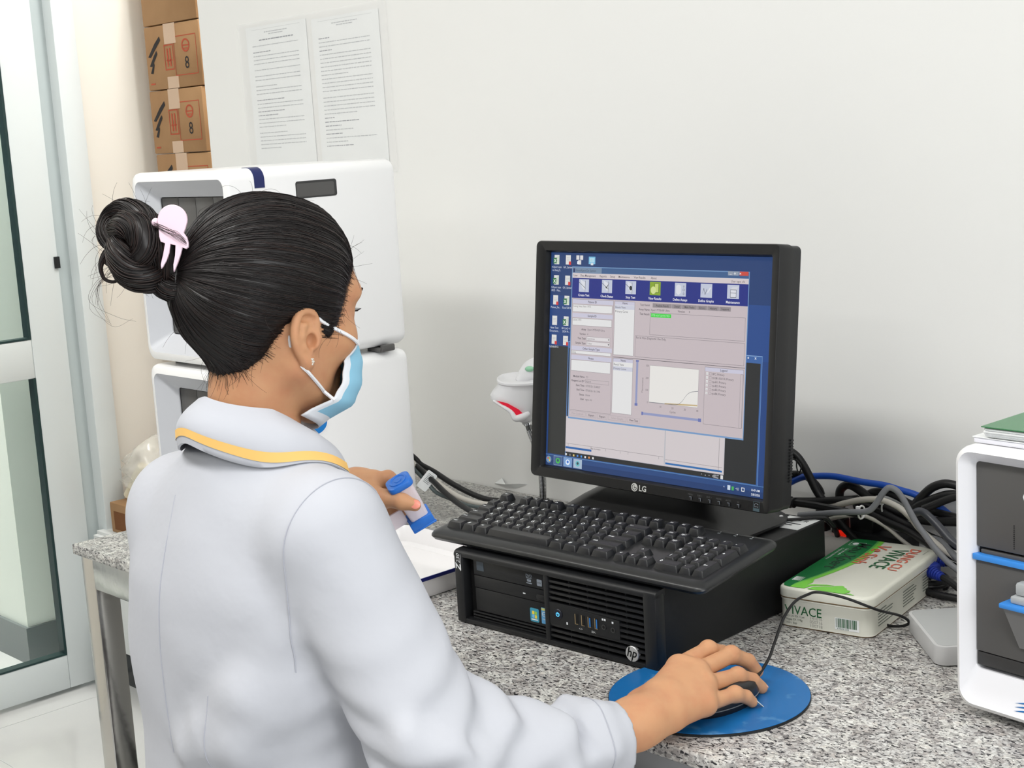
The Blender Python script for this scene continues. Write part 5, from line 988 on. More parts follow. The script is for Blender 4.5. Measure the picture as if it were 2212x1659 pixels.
# ================================================================== THE SEATED PERSON
def V3(p): return np.array(p, float)
class Field:
    """signed distance field made of blended round forms"""
    def __init__(s): s.ops = []
    def cone(s, a, b, r1, r2, k=0.01, op='u'):
        a, b = V3(a), V3(b); ba = b-a; L2 = max(ba @ ba, 1e-12)
        def f(P):
            t = np.clip(((P-a) @ ba)/L2, 0, 1); return np.linalg.norm(P-a-t[:, None]*ba, axis=1)-(r1+(r2-r1)*t)
        s.ops.append((op, f, (a+b)/2, np.sqrt(L2)/2+max(r1, r2), k)); return s
    def path(s, pts, rr, k=0.006, op='u'):
        for i in range(len(pts)-1): s.cone(pts[i], pts[i+1], rr[i], rr[i+1], k, op)
        return s
    def ell(s, c, r, k=0.01, R=None, op='u'):
        c, r = V3(c), V3(r)
        def f(P):
            q = P-c
            if R is not None: q = q @ R
            k0 = np.linalg.norm(q/r, axis=1); k1 = np.linalg.norm(q/(r*r), axis=1)+1e-9
            return k0*(k0-1)/k1
        s.ops.append((op, f, c, r.max(), k)); return s
    def raw(s, f, c, r, k=0.01, op='u'): s.ops.append((op, f, V3(c), r, k)); return s
    def __call__(s, P):
        out = np.empty(len(P))
        for i in range(0, len(P), 20000): out[i:i+20000] = s._ev(P[i:i+20000])
        return out
    def _ev(s, P):
        c = (P.min(0)+P.max(0))/2; Rr = np.linalg.norm(P-c, axis=1).max(); d = np.full(len(P), 0.06)
        for op, f, pc, pr, k in s.ops:
            if np.linalg.norm(c-pc) > Rr+pr+0.05: continue
            e = f(P)
            if op == 'u': h = np.maximum(k-np.abs(d-e), 0)/k; d = np.minimum(d, e)-h*h*k*0.25
            elif op == 's': h = np.maximum(k-np.abs(d+e), 0)/k; d = np.maximum(d, -e)+h*h*k*0.25
            elif op == 'i': h = np.maximum(k-np.abs(d-e), 0)/k; d = np.maximum(d, e)+h*h*k*0.25
            else: d = d+e          # displacement
        return d
def surface(f, lo, hi, h, B=8):
    lo, hi = V3(lo), V3(hi); nb = np.ceil((hi-lo)/(h*B)).astype(int)
    I = np.stack(np.meshgrid(*[np.arange(n) for n in nb], indexing='ij'), -1).reshape(-1, 3)
    cen = lo+(I+0.5)*B*h; d = f(cen); act = I[np.abs(d) < B*h*0.866*1.5]
    g = np.arange(B+1); G = np.stack(np.meshgrid(g, g, g, indexing='ij'), -1)
    N = nb*B+2; gid = lambda i: (i[..., 0]*N[1]+i[..., 1])*N[2]+i[..., 2]
    cid, cpos, quads = [], [], []
    for a in range(0, len(act), 40):
        blk = act[a:a+40]; idx = blk[:, None, None, None, :]*B+G[None]
        D = f((lo+idx.reshape(-1, 3)*h)).reshape(idx.shape[:-1]); Sg = D < 0
        if not Sg.any() or Sg.all(): continue
        n = len(blk); acc = np.zeros((n, B, B, B, 3)); cnt = np.zeros((n, B, B, B))
        for ax in range(3):
            o1, o2 = [x for x in range(3) if x != ax]
            for u in (0, 1):
                for v in (0, 1):
                    s0 = [slice(0, B)]*3; s0[o1] = slice(u, u+B); s0[o2] = slice(v, v+B); s1 = list(s0); s1[ax] = slice(1, B+1)
                    d0 = D[(slice(None), *s0)]; d1 = D[(slice(None), *s1)]; m_ = (d0 < 0) != (d1 < 0); t = np.where(m_, d0/(d0-d1+1e-20), 0)
                    p = np.zeros((n, B, B, B, 3)); p[..., ax] = t; p[..., o1] = u; p[..., o2] = v
                    acc += p*m_[..., None]; cnt += m_
        mk = cnt > 0; ci = (blk[:, None, None, None, :]*B+G[None, :B, :B, :B])[mk]
        cid.append(gid(ci)); cpos.append(lo+(ci+acc[mk]/cnt[mk][:, None])*h)
        for ax in range(3):
            o1, o2 = (ax+1) % 3, (ax+2) % 3
            s0 = [slice(0, B)]*3; s1 = list(s0); s1[ax] = slice(1, B+1)
            a0 = Sg[(slice(None), *s0)]; a1 = Sg[(slice(None), *s1)]; m_ = a0 != a1
            ci = (blk[:, None, None, None, :]*B+G[None, :B, :B, :B])[m_]; fl = a0[m_]
            e1 = np.zeros(3, int); e1[o1] = 1; e2 = np.zeros(3, int); e2[o2] = 1
            qd = np.stack([gid(ci-e1-e2), gid(ci-e2), gid(ci), gid(ci-e1)], 1); qd[~fl] = qd[~fl][:, ::-1]; quads.append(qd)
    cid = np.concatenate(cid); cpos = np.concatenate(cpos); Q = np.concatenate(quads)
    u, first = np.unique(cid, return_index=True); Vv = cpos[first]
    k = np.searchsorted(u, Q); k = np.clip(k, 0, len(u)-1); ok = (u[k] == Q).all(1)
    return Vv, k[ok]
def normals(f, P, e=0.0008):
    g = np.stack([f(P+V3(d)*e)-f(P-V3(d)*e) for d in ((1,0,0),(0,1,0),(0,0,1))], 1); return g/(np.linalg.norm(g, axis=1)[:, None]+1e-12)
def field_mesh(name, f, lo, hi, h, M, parent, **tags):
    Vv, F = surface(f, lo, hi, h); b = MB(); b.v = list(map(tuple, Vv)); b.f = list(map(tuple, F.tolist())); b.m = [0]*len(F); b.s = [True]*len(F); b.mats = [M]
    return b.build(name, parent, sharp=0, **tags)
def Rm(y, p, r):
    return np.array((Matrix.Rotation(y, 3, 'Z') @ Matrix.Rotation(p, 3, 'X') @ Matrix.Rotation(r, 3, 'Y')))
person = thing('person', 'seated person in a white coat with a blue mask, one hand on the mouse', 'person', (0, 0, 0))
skin_m = mat('skin', (200, 150, 112), 0.5, spec=0.35, sss=0.12, var=(38, (192, 134, 100), 0.42, 0.8), bump=None)
coat_m = mat('white_coat_cloth', (188, 190, 197), 0.85, spec=0.2, bump=(11, 0.35, 0.012))
hair_m = mat('black_hair', (26, 22, 22), 0.38, spec=0.5)
hairb_m = mat('dark_brown_hair', (40, 28, 25), 0.4, spec=0.5)

# ---- head frame
HC = V3((1.029, -0.258, 1.250)); HR = Rm(0.035, -0.22, 0.04); HS = 0.92
hp = lambda p: HC+HR @ (V3(p)*HS)
body = Field()
hell = lambda c, r, k=0.012, op='u', R=None: body.ell(hp(c), V3(r)*HS, k, HR if R is None else HR @ R, op)
hell((0, -0.012, 0.040), (0.0745, 0.093, 0.082), 0.01)
hell((0, 0.038, 0.045), (0.058, 0.050, 0.062), 0.03)
hell((0, 0.030, -0.022), (0.061, 0.062, 0.068), 0.03)
for s_ in (-1, 1):
    hell((s_*0.041, 0.060, -0.012), (0.024, 0.026, 0.022), 0.02)
    hell((s_*0.030, 0.075, 0.042), (0.024, 0.012, 0.009), 0.02)      # brow
    body.cone(hp((s_*0.052, 0.004, -0.046)), hp((s_*0.014, 0.072, -0.090)), 0.017, 0.015, 0.025)
    hell((s_*0.031, 0.074, 0.018), (0.014, 0.010, 0.010), 0.010)     # eyelids over the eyes
body.cone(hp((0, 0.074, -0.087)), hp((0, 0.080, -0.080)), 0.017, 0.018, 0.025)
body.path([hp((0, 0.092, 0.028)), hp((0, 0.106, 0.0)), hp((0, 0.113, -0.018))], [0.007, 0.009, 0.011], 0.014)
for s_ in (-1, 1): body.cone(hp((s_*0.010, 0.103, -0.020)), hp((s_*0.010, 0.100, -0.020)), 0.008, 0.008, 0.008)
body.cone(hp((-0.018, 0.088, -0.050)), hp((0.018, 0.088, -0.050)), 0.006, 0.006, 0.006); body.cone(hp((-0.016, 0.087, -0.062)), hp((0.016, 0.087, -0.062)), 0.007, 0.007, 0.006)
NB = V3((1.034, -0.280, 1.105))
body.path([hp((0, -0.018, -0.020)), hp((0.001, -0.018, -0.085)), NB, NB+V3((-0.006, -0.012, -0.06))], [0.040, 0.0325, 0.038, 0.060], 0.03)
skull = Field(); skull.ops = list(body.ops)
# ---- ears
def ear(s_):
    O = V3((s_*0.0680, 0.008, -0.015)); n = V3((s_*0.985, -0.16, 0.0)); n /= np.linalg.norm(n); up = V3((0, -0.06, 1)); up -= n*(up @ n); up /= np.linalg.norm(up)
    bk = np.cross(up, n)*s_; bk = bk if bk[1] < 0 else -bk
    E = lambda a, b_, c=0.0: hp(O+(bk*a+up*b_+n*c)*0.95)
    Re = np.stack([bk, up, n], 1)
    body.ell(E(0.012, 0.004, 0.004), V3((0.0165, 0.027, 0.0034))*HS*0.95, 0.006, HR @ Re)
    body.cone(E(0.004, 0.004, -0.010), E(0.007, 0.002, 0.000), 0.012, 0.010, 0.008)
    hx = [(0.004, 0.002, 0.006), (-0.002, 0.012, 0.005), (0.002, 0.025, 0.006), (0.012, 0.032, 0.007), (0.023, 0.028, 0.010), (0.0285, 0.016, 0.012), (0.028, 0.002, 0.012), (0.022, -0.012, 0.010), (0.013, -0.023, 0.008), (0.007, -0.028, 0.006)]
    hx = [tuple(p) for p in catmull(hx, 3)]
    body.path([E(*p) for p in hx], list(np.interp(np.linspace(0, 1, len(hx)), [0, 0.2, 0.6, 1], [0.0026, 0.0036, 0.0036, 0.0042])), 0.003)
    body.ell(E(0.006, -0.026, 0.006), V3((0.0085, 0.0095, 0.0045))*HS*0.95, 0.005, HR @ Re)
    body.path([E(*p) for p in ((0.009, 0.022, 0.007), (0.017, 0.014, 0.0095), (0.0195, 0.002, 0.010), (0.015, -0.010, 0.009), (0.007, -0.0165, 0.008))], [0.0028, 0.0034, 0.0036, 0.0034, 0.0030], 0.004)
    body.cone(E(-0.0035, 0.001, 0.006), E(-0.001, -0.006, 0.008), 0.0045, 0.0040, 0.006)
    body.ell(E(0.0055, -0.002, 0.010), V3((0.006, 0.0085, 0.0085))*HS*0.95, 0.003, HR @ Re, 's')
    body.ell(E(0.010, 0.0225, 0.012), V3((0.0095, 0.0045, 0.0060))*HS*0.95, 0.003, HR @ Re, 's')
    return E
E_l = ear(-1); E_r = ear(1)
# ---- arms, hands
RS, RE, RC, RWR = V3((1.152, -0.296, 1.050)), V3((1.268, -0.264, 0.826)), V3((1.320, -0.082, 0.814)), V3((1.312, -0.048, 0.814))
LS, LE_, LW = V3((0.910, -0.308, 1.045)), V3((0.825, -0.190, 0.880)), V3((0.9591, -0.1150, 1.0330))
body.path([NB+V3((0, 0, -0.05)), (1.02, -0.30, 0.9), (1.02, -0.30, 0.55)], [0.06, 0.08, 0.09], 0.03)
body.path([NB+V3((0, 0, -0.03)), RS, RE, RWR], [0.05, 0.040, 0.036, 0.0225], 0.02); body.path([NB+V3((0, 0, -0.03)), LS, LE_, LW], [0.05, 0.040, 0.036, 0.022], 0.02)
def hand(w, fingers, thumb, side, palm_r=0.0125, g=1.0):
    for m_, pip, dip, tip, r in fingers:
        body.cone(w+0.18*(V3(m_)-w), m_, 0.0150*g, palm_r*g, 0.02*g)
    for a, c in zip(fingers[:-1], fingers[1:]): body.cone(a[0], c[0], 0.0105*g, 0.0105*g, 0.008); body.cone((V3(a[0])+w)/2, (V3(c[0])+w)/2, 0.0135*g, 0.0135*g, 0.012)
    for m_, pip, dip, tip, r in fingers: body.path([m_, pip, dip, tip], [r*1.28*g, r*1.12*g, r*1.02*g, r*0.88*g], 0.0028); body.cone(pip, pip, r*1.15*g, r*1.15*g, 0.006)
    body.path([w+0.15*(V3(thumb[0])-w), thumb[0], thumb[1], thumb[2], thumb[3]], [0.015*g, 0.0140*g, 0.0118*g, 0.0102*g, 0.0082*g], 0.014 if g == 1 else 0.006)
RF = [((1.2725, 0.072, 0.834), (1.268, 0.130, 0.836), (1.270, 0.152, 0.826), (1.2735, 0.166, 0.815), 0.0080), ((1.2905, 0.082, 0.829), (1.2885, 0.145, 0.8295), (1.2915, 0.171, 0.815), (1.294, 0.184, 0.799), 0.0082), ((1.3085, 0.072, 0.821), (1.3075, 0.131, 0.813), (1.311, 0.153, 0.802), (1.3135, 0.166, 0.790), 0.0080), ((1.3255, 0.052, 0.810), (1.3270, 0.101, 0.806), (1.3300, 0.116, 0.799), (1.332, 0.124, 0.791), 0.0072)]
RT_ = [(1.278, 0.000, 0.812), (1.2585, 0.045, 0.806), (1.2560, 0.080, 0.803), (1.262, 0.106, 0.800)]
body.cone((1.312, -0.048, 0.814), (1.300, -0.044, 0.818), 0.0225, 0.021, 0.015)
hand(RWR, RF, RT_, 1)
LF = [((0.9846, -0.1058, 1.0443), (0.9907, -0.0906, 1.0435), (0.9993, -0.0833, 1.0361), (1.0095, -0.0815, 1.0295), 0.0082), ((0.9728, -0.1000, 1.0350), (0.9778, -0.0816, 1.0274), (0.9920, -0.0774, 1.0197), (1.0060, -0.0772, 1.0140), 0.0082), ((0.9648, -0.0958, 1.0264), (0.9710, -0.0799, 1.0162), (0.9874, -0.0761, 1.0089), (1.0022, -0.0764, 1.0040), 0.0080), ((0.9622, -0.0944, 1.0192), (0.9679, -0.0824, 1.0075), (0.9806, -0.0794, 1.0009), (0.9953, -0.0794, 0.9976), 0.0072)]
LT_ = [(0.9892, -0.1161, 1.0309), (1.0222, -0.1226, 1.0305), (1.0527, -0.1224, 1.0317), (1.0674, -0.1165, 1.0284)]
hand(LW, LF, LT_, -1, 0.0105, 0.82)
field_mesh('body', body, (0.74, -0.44, 0.46), (1.38, 0.215, 1.40), 0.0016, skin_m, person)
# nails
def nail(parent, tip, dip, up, M, ln=0.0055, wd=0.0048, off=0.0052, name='fingernail', fw=0.001, th=0.0007):
    tip, dip, up = V3(tip), V3(dip), V3(up); y = tip-dip; y /= np.linalg.norm(y); z = up-y*(up @ y); z /= np.linalg.norm(z); x = np.cross(y, z)
    X = Matrix([[x[i], y[i], z[i], (tip+y*fw+z*off)[i]] for i in range(3)]+[[0, 0, 0, 1]])
    b = MB(); b.ball(1.0, M, X, 14, (wd, ln, th*2)); b.build(name, parent)
nm_ = mat('nail_pink', (232, 178, 158), 0.25, spec=0.6)
for f_, up in ((RF[1], (0.2, 0.3, 1)), (RF[2], (0.4, 0.3, 1)), (RF[0], (0, 0.4, 1))): nail(person, f_[3], f_[2], up, nm_)
b = MB(); t_ = V3(RF[3][3]); b.add([tuple(t_+V3(p)) for p in ((-0.003, 0.004, 0.002), (0.006, 0.001, 0.003), (0.008, 0.0125, -0.0085), (-0.003, 0.004, 0.0006), (0.006, 0.001, 0.0016), (0.008, 0.0123, -0.0094))], [(0,1,2),(3,5,4),(0,3,4,1),(1,4,5,2),(2,5,3,0)], mat('long_nail', (226, 224, 212), 0.3)); b.build('fingernail', person, label='long pale pointed nail of the little finger')
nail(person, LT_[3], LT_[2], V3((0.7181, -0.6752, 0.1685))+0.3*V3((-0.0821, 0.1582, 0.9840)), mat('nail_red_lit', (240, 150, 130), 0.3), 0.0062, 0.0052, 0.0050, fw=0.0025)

# ---- coat
coat = Field()
TZ = np.array([0.40, 0.55, 0.70, 0.82, 0.92, 1.00, 1.05, 1.09, 1.13]); TCX = np.array([1.0, 1.0, 1.0, 1.0, 1.005, 1.014, 1.020, 1.026, 1.028]); TCY = np.array([-0.30, -0.295, -0.285, -0.28, -0.285, -0.288, -0.29, -0.292, -0.292])
TRX = np.array([0.20, 0.186, 0.160, 0.163, 0.170, 0.160, 0.130, 0.090, 0.055]); TRY = np.array([0.145, 0.135, 0.115, 0.115, 0.118, 0.110, 0.094, 0.075, 0.055])
_zd = np.linspace(0.38, 1.16, 240); _kn = np.exp(-np.linspace(-2.5, 2.5, 31)**2); _kn /= _kn.sum()
TCX, TCY, TRX, TRY = (np.convolve(np.pad(np.interp(_zd, TZ, a), 15, mode='edge'), _kn, 'valid') for a in (TCX, TCY, TRX, TRY)); TZ = _zd
def torso(P):
    z = P[:, 2]; cx, cy, rx, ry = (np.interp(z, TZ, a) for a in (TCX, TCY, TRX, TRY)); x, y = (P[:, 0]-cx)/rx, (P[:, 1]-cy)/ry
    k0 = (np.abs(x)**2.3+np.abs(y)**2.3)**(1/2.3); k1 = np.sqrt((x/rx)**2+(y/ry)**2)+1e-9
    d = (k0-1)*np.sqrt(x*x+y*y)/k1
    return np.maximum(np.maximum(d*0.9, z-1.125), 0.405-z)
coat.raw(torso, (1.0, -0.29, 0.76), 0.45, 0.02)
coat.cone(NB+V3((0, -0.004, -0.018)), RS+V3((-0.005, 0, 0.0)), 0.055, 0.054, 0.035); coat.cone(NB+V3((0, -0.004, -0.018)), LS+V3((0.005, 0, 0)), 0.055, 0.054, 0.035)
coat.cone(RS, RE, 0.061, 0.059, 0.02); coat.cone(RE, RC, 0.056, 0.040, 0.02); coat.cone(LS, LE_, 0.058, 0.055, 0.02); coat.cone(LE_, LE_+0.86*(LW-LE_), 0.055, 0.040, 0.02)
# folds
coat.path([(1.215, -0.215, 0.900), (1.262, -0.205, 0.872), (1.300, -0.215, 0.872)], [0.008, 0.012, 0.006], 0.03)
coat.path([(1.225, -0.300, 0.905), (1.285, -0.318, 0.880), (1.318, -0.282, 0.862)], [0.006, 0.009, 0.005], 0.03)
coat.path([(1.276, -0.170, 0.862), (1.318, -0.165, 0.845), (1.348, -0.175, 0.815)], [0.007, 0.009, 0.005], 0.026)
coat.path([(1.285, -0.118, 0.858), (1.322, -0.112, 0.848), (1.350, -0.120, 0.822)], [0.005, 0.006, 0.004], 0.022)
coat.path([(1.130, -0.330, 0.960), (1.110, -0.372, 0.900), (1.060, -0.392, 0.860)], [0.008, 0.010, 0.006], 0.04)
coat.path([(1.140, -0.340, 0.900), (1.100, -0.380, 0.850), (1.030, -0.392, 0.830)], [0.006, 0.009, 0.005], 0.04)
coat.path([(1.262, -0.222, 0.875), (1.300, -0.235, 0.862)], [0.004, 0.004], 0.02, 's')
coat.path([(1.240, -0.312, 0.892), (1.290, -0.300, 0.868)], [0.004, 0.004], 0.02, 's')
coat.path([(1.295, -0.142, 0.868), (1.345, -0.148, 0.835)], [0.004, 0.003], 0.018, 's')
def wr(P):
    x, y, z = P[:, 0], P[:, 1], P[:, 2]
    el = np.exp(-((P-RE)**2).sum(1)/0.012); ar = np.exp(-((x-1.20)**2+(z-0.95)**2)/0.02)
    return (0.0035*np.sin(150*(z-0.5*y)+30*x)*el + 0.0016*np.sin(60*z+38*x-25*y)*ar + 0.0013*np.sin(34*x+21*z)*np.sin(27*z-18*x))*1.0
coat.raw(wr, (1.1, -0.25, 0.8), 0.8, 0.01, 'd')
ax_ = RC-RE; ax_ /= np.linalg.norm(ax_)
def cuff(P): return (P-RC) @ ax_
coat.raw(lambda P: np.where(np.linalg.norm(P-RC, axis=1) < 0.12, (P-RC) @ ax_, -1.0), RC, 0.12, 0.003, 'i')
coat.cone(RC-0.02*ax_, RC+0.02*ax_, 0.0360, 0.0360, 0.002, 's')
coat.cone(hp((0, -0.022, -0.085)), NB+V3((0, 0, -0.02)), 0.054, 0.050, 0.01, 's')
o = field_mesh('coat', coat, (0.68, -0.47, 0.39), (1.42, 0.02, 1.18), 0.0032, coat_m, person)
def hit_back(x, z, f=coat, y0=-0.6):
    t = y0
    for _ in range(60):
        d = f(np.array([[x, t, z]]))[0]
        if d < 0.0003: break
        t += max(d*0.7, 0.0004)
        if t > 0: return None
    return (x, t, z)
seam_m = mat('seam_thread', (176, 178, 188), 0.9)  # thread slightly darker than the coat cloth
def seam(pts):
    P = [hit_back(x, z) for x, z in pts]; P = [p for p in P if p is not None]
    b = MB(); b.tube([(x, y+0.0001, z) for x, y, z in P], 0.0007, seam_m, n=5); b.build('seam', person)
seam([(1.000+0.004*math.sin(z*20), z) for z in np.linspace(1.085, 0.82, 50)])
seam([(1.075-0.02*(0.90-z), z) for z in np.linspace(0.90, 0.66, 40)])
# armhole seam
c_ = RS+V3((0.022, 0.004, -0.016)); P = []
for a in np.linspace(-0.6, 2.9, 60):
    dr = V3((0.10*math.sin(a)*0, -math.sin(a-0.2), math.cos(a-0.2))); dr /= np.linalg.norm(dr); c2 = c_+V3((-0.018*(1-math.cos(a-0.2))/2, 0, 0)); r = 0.12
    while r > 0.02 and coat((c2+dr*r)[None])[0] > 0.0004: r -= max(0.0004, 0.6*coat((c2+dr*r)[None])[0])
    P.append(tuple(c2+dr*r))
b = MB(); b.tube(P, 0.0007, seam_m, n=5); b.build('seam', person)
P = []
for a in np.linspace(0, 2*math.pi, 49)[:-1]:
    u = np.cross(ax_, (0, 0, 1.0)); u /= np.linalg.norm(u); v = np.cross(u, ax_); dr = math.cos(a)*u+math.sin(a)*v; c2 = RC-ax_*0.032; r = 0.075
    while r > 0.01 and coat((c2+dr*r)[None])[0] > 0.0004: r -= max(0.0003, 0.6*coat((c2+dr*r)[None])[0])
    P.append(tuple(c2+dr*r))
b = MB(); b.tube(P, 0.0006, seam_m, n=5, closed=True); b.build('seam', person)
# collar: a band that stands at the neck and folds down
def collar_pt(phi, v):
    """phi 0 at the back of the neck, +90 at her right side; v 0 at the fold, 1 at the free edge"""
    s_, c_ = math.sin(phi), math.cos(phi); fr_ = max(0.0, abs(phi)/math.pi)
    top = V3((NB[0]-0.002+0.050*s_, NB[1]-0.012-0.051*c_, 1.184-0.034*fr_-0.030*max(0, fr_-0.45)*2))
    low = V3((NB[0]-0.002+(0.054+0.064*fr_)*s_, NB[1]-0.018-(0.068+0.006*(1-fr_))*c_, 1.145-0.082*fr_))
    o = coat(low[None])[0]
    if o < 0.004: low = low+normals(coat, low[None])[0]*(0.004-o)
    m = top*(1-v)+low*v; m = m+V3((s_, -c_, 0.35))*0.010*math.sin(math.pi*v)
    return m
ph = np.linspace(-2.35, 2.35, 72); vs = np.linspace(0, 1, 13)
OUT = [[collar_pt(p, v) for p in ph] for v in vs]
for r in OUT[1:]:
    A_ = np.array(r)
    for _ in range(10): A_[1:-1] = (A_[:-2]+A_[1:-1]*2+A_[2:])/4
    r[:] = list(A_)
INN = [[OUT[0][i]+V3((-math.sin(p)*0.006, math.cos(p)*0.006, -0.002-0.035*u)) for i, p in enumerate(ph)] for u in (0.15, 1.0)]
b = MB(); rows_ = [r for r in INN[::-1]]+OUT
und = [[q_-V3((math.sin(p), -math.cos(p), 0.5))*0.0022 for q_, p in zip(r, ph)] for r in OUT[::-1]]
b.loft([[tuple(q_) for q_ in r] for r in rows_+und[:-1]], coat_m, None, False, False, closed=False); b.build('collar', person, sharp=60)
def grid_pt(i, v):
    f_ = min(v, 0.999)*(len(vs)-1); k = int(f_); return OUT[k][i]*(1-f_+k)+OUT[k+1][i]*(f_-k)
b = MB(); st = []
for v in (0.70, 0.86):
    st.append([tuple(grid_pt(i, v+0.12/(1+math.exp(-(p-1.1)*4)))+V3((math.sin(p), -math.cos(p), 0.5))*0.0007) for i, p in enumerate(ph)])
b.loft(st, mat('yellow_trim', (236, 190, 110), 0.7), None, False, False, closed=False); b.build('collar_trim', person, label='yellow stripe along the collar')
# lower body
tr = Field()
for x in (0.915, 1.085): tr.path([(x*0.5+0.5, -0.27, 0.50), (x, 0.10, 0.520)], [0.085, 0.062], 0.03); tr.path([(x, 0.10, 0.520), (x, 0.06, 0.10)], [0.060, 0.045], 0.02)
tr.ell((1.0, -0.29, 0.50), (0.17, 0.125, 0.075), 0.03)
field_mesh('trousers', tr, (0.78, -0.45, 0.04), (1.22, 0.20, 0.64), 0.006, mat('grey_trousers', (96, 92, 98), 0.85), person)
for x in (0.915, 1.085):
    b = MB(); L = []
    for y, w, h in ((-0.04, 0.03, 0.03), (-0.02, 0.06, 0.06), (0.06, 0.07, 0.075), (0.12, 0.078, 0.05), (0.18, 0.06, 0.035), (0.195, 0.03, 0.02)): L.append([(x+a, 0.04+y, 0.001+h/2+c) for a, c in rrect(w, h, 0.015, 4)])
    b.loft([list(reversed(l)) for l in L], mat('black_shoe', (24, 24, 26), 0.4)); b.build('shoe', person)
t = thing('stool', 'round stool the seated person in the white coat sits on', 'stool', (1.0, -0.30, 0))
b = MB(); b.cyl(0.165, 0.350, 0.404, charc2_m, n=40, b=0.012); b.build('seat', t)
b = MB(); b.cyl(0.025, 0.06, 0.35, chrome_m); b.build('column', t)
for k in range(5):
    b = MB(); a = 2*math.pi*k/5+0.3; b.tube([(0.02*math.cos(a), 0.02*math.sin(a), 0.075), (0.24*math.cos(a), 0.24*math.sin(a), 0.055)], 0.013, chrome_m); b.ball(0.022, charc2_m, TR(0.24*math.cos(a), 0.24*math.sin(a), 0.0225)); b.build('leg', t)

# ---- hair
HG = V3((-0.018, -0.112, 0.036)); HO = V3((0, -0.010, 0.030))
g_ = HG-HO; g_ /= np.linalg.norm(g_); u_ = V3((0, 0, 1))-g_*g_[2]; u_ /= np.linalg.norm(u_); w_ = np.cross(g_, u_)
hairline = np.array([(0.076, 0.120), (0.080, 0.098), (0.074, 0.084), (0.066, 0.070), (0.056, 0.056), (0.050, 0.044), (0.047, 0.028), (0.041, 0.004), (0.032, -0.014), (0.024, -0.008), (0.018, 0.004), (0.006, 0.012), (-0.012, 0.010), (-0.026, -0.004), (-0.032, -0.022), (-0.037, -0.042), (-0.046, -0.056), (-0.060, -0.066), (-0.080, -0.070), (-0.14, -0.066), (-0.2, 0.0), (-0.2, 0.2), (0.07, 0.2)])
def inside_dist(y, z):
    P = hairline; n = len(P); ins = np.zeros(len(y), bool); dm = np.full(len(y), 9.0)
    for i in range(n):
        a, c = P[i], P[(i+1) % n]
        cond = ((a[1] > z) != (c[1] > z)) & (y < (c[0]-a[0])*(z-a[1])/(c[1]-a[1]+1e-12)+a[0]); ins ^= cond
        e = c-a; t = np.clip(((y-a[0])*e[0]+(z-a[1])*e[1])/(e @ e), 0, 1); dm = np.minimum(dm, np.hypot(y-a[0]-t*e[0], z-a[1]-t*e[1]))
    return np.where(ins, dm, -dm)
NT, NP = 110, 280
th = np.linspace(0.02, 2.75, NT); ps = np.linspace(0, 2*math.pi, NP, endpoint=False)
TH, PS = np.meshgrid(th, ps, indexing='ij')
DIR = np.cos(TH)[..., None]*g_+np.sin(TH)[..., None]*(np.cos(PS)[..., None]*u_+np.sin(PS)[..., None]*w_)
dirs = DIR.reshape(-1, 3)
rad = np.full(len(dirs), 0.17)
for _ in range(26):
    P = HC+((HO+dirs*rad[:, None])*HS) @ HR.T; rad -= np.clip(skull(P), -0.02, 0.03)*0.8/HS
scalp = HO+dirs*rad[:, None]
md = inside_dist(scalp[:, 1]+0.012*np.clip(np.abs(scalp[:, 0])-0.05, 0, 1)*0, scalp[:, 2])
lump = 0.35*np.sin(PS*31+2.2*np.sin(PS*3))+0.35*np.sin(PS*57+1.3)+0.3*np.sin(PS*83+TH*3)+0.35*np.sin(PS*13+TH*1.5)
vol = 0.0105-0.006*np.clip((scalp[:, 1]-0.025)/0.04, 0, 1)+0.010*np.exp(-((scalp[:, 1]+0.085)**2+(scalp[:, 2]+0.012)**2)/0.0022)+0.004*np.exp(-((scalp[:, 2]-0.12)**2)/0.0012)
capr = rad+np.where(md > 0, vol*(1-np.exp(-md/0.016))+0.0006, -0.004)+(0.0011*lump.ravel())*np.clip(md/0.02, 0, 1)*np.clip(TH.ravel()/0.4, 0, 1)
capP = (HC+((HO+dirs*capr[:, None])*HS) @ HR.T).reshape(NT, NP, 3); MD = md.reshape(NT, NP)
b = MB(); F = []
for i in range(NT-1):
    for j in range(NP):
        k = (j+1) % NP
        if max(MD[i, j], MD[i+1, j], MD[i, k], MD[i+1, k]) > -0.001: F.append((i*NP+j, (i+1)*NP+j, (i+1)*NP+k, i*NP+k))
b.add(capP.reshape(-1, 3), F, hair_m)
CR_ = capr.reshape(NT, NP)
def cap_at(t, p, off):
    fi = np.clip((t-th[0])/(th[1]-th[0]), 0, NT-1.001); fj = (p/(2*math.pi)*NP) % NP; i = int(fi); j = int(fj); a, c = fi-i, fj-j; j2 = (j+1) % NP
    r = (CR_[i, j]*(1-a)+CR_[i+1, j]*a)*(1-c)+(CR_[i, j2]*(1-a)+CR_[i+1, j2]*a)*c
    m = (MD[i, j]*(1-a)+MD[i+1, j]*a)*(1-c)+(MD[i, j2]*(1-a)+MD[i+1, j2]*a)*c
    d = math.cos(t)*g_+math.sin(t)*(math.cos(p)*u_+math.sin(p)*w_)
    return HC+HR @ ((HO+d*(r+off))*HS), m
def strand(mb, P, r, M, n=3): mb.tube(P, [r, r, r*0.6], M, n=n, caps=False)
rs = random.Random(5)
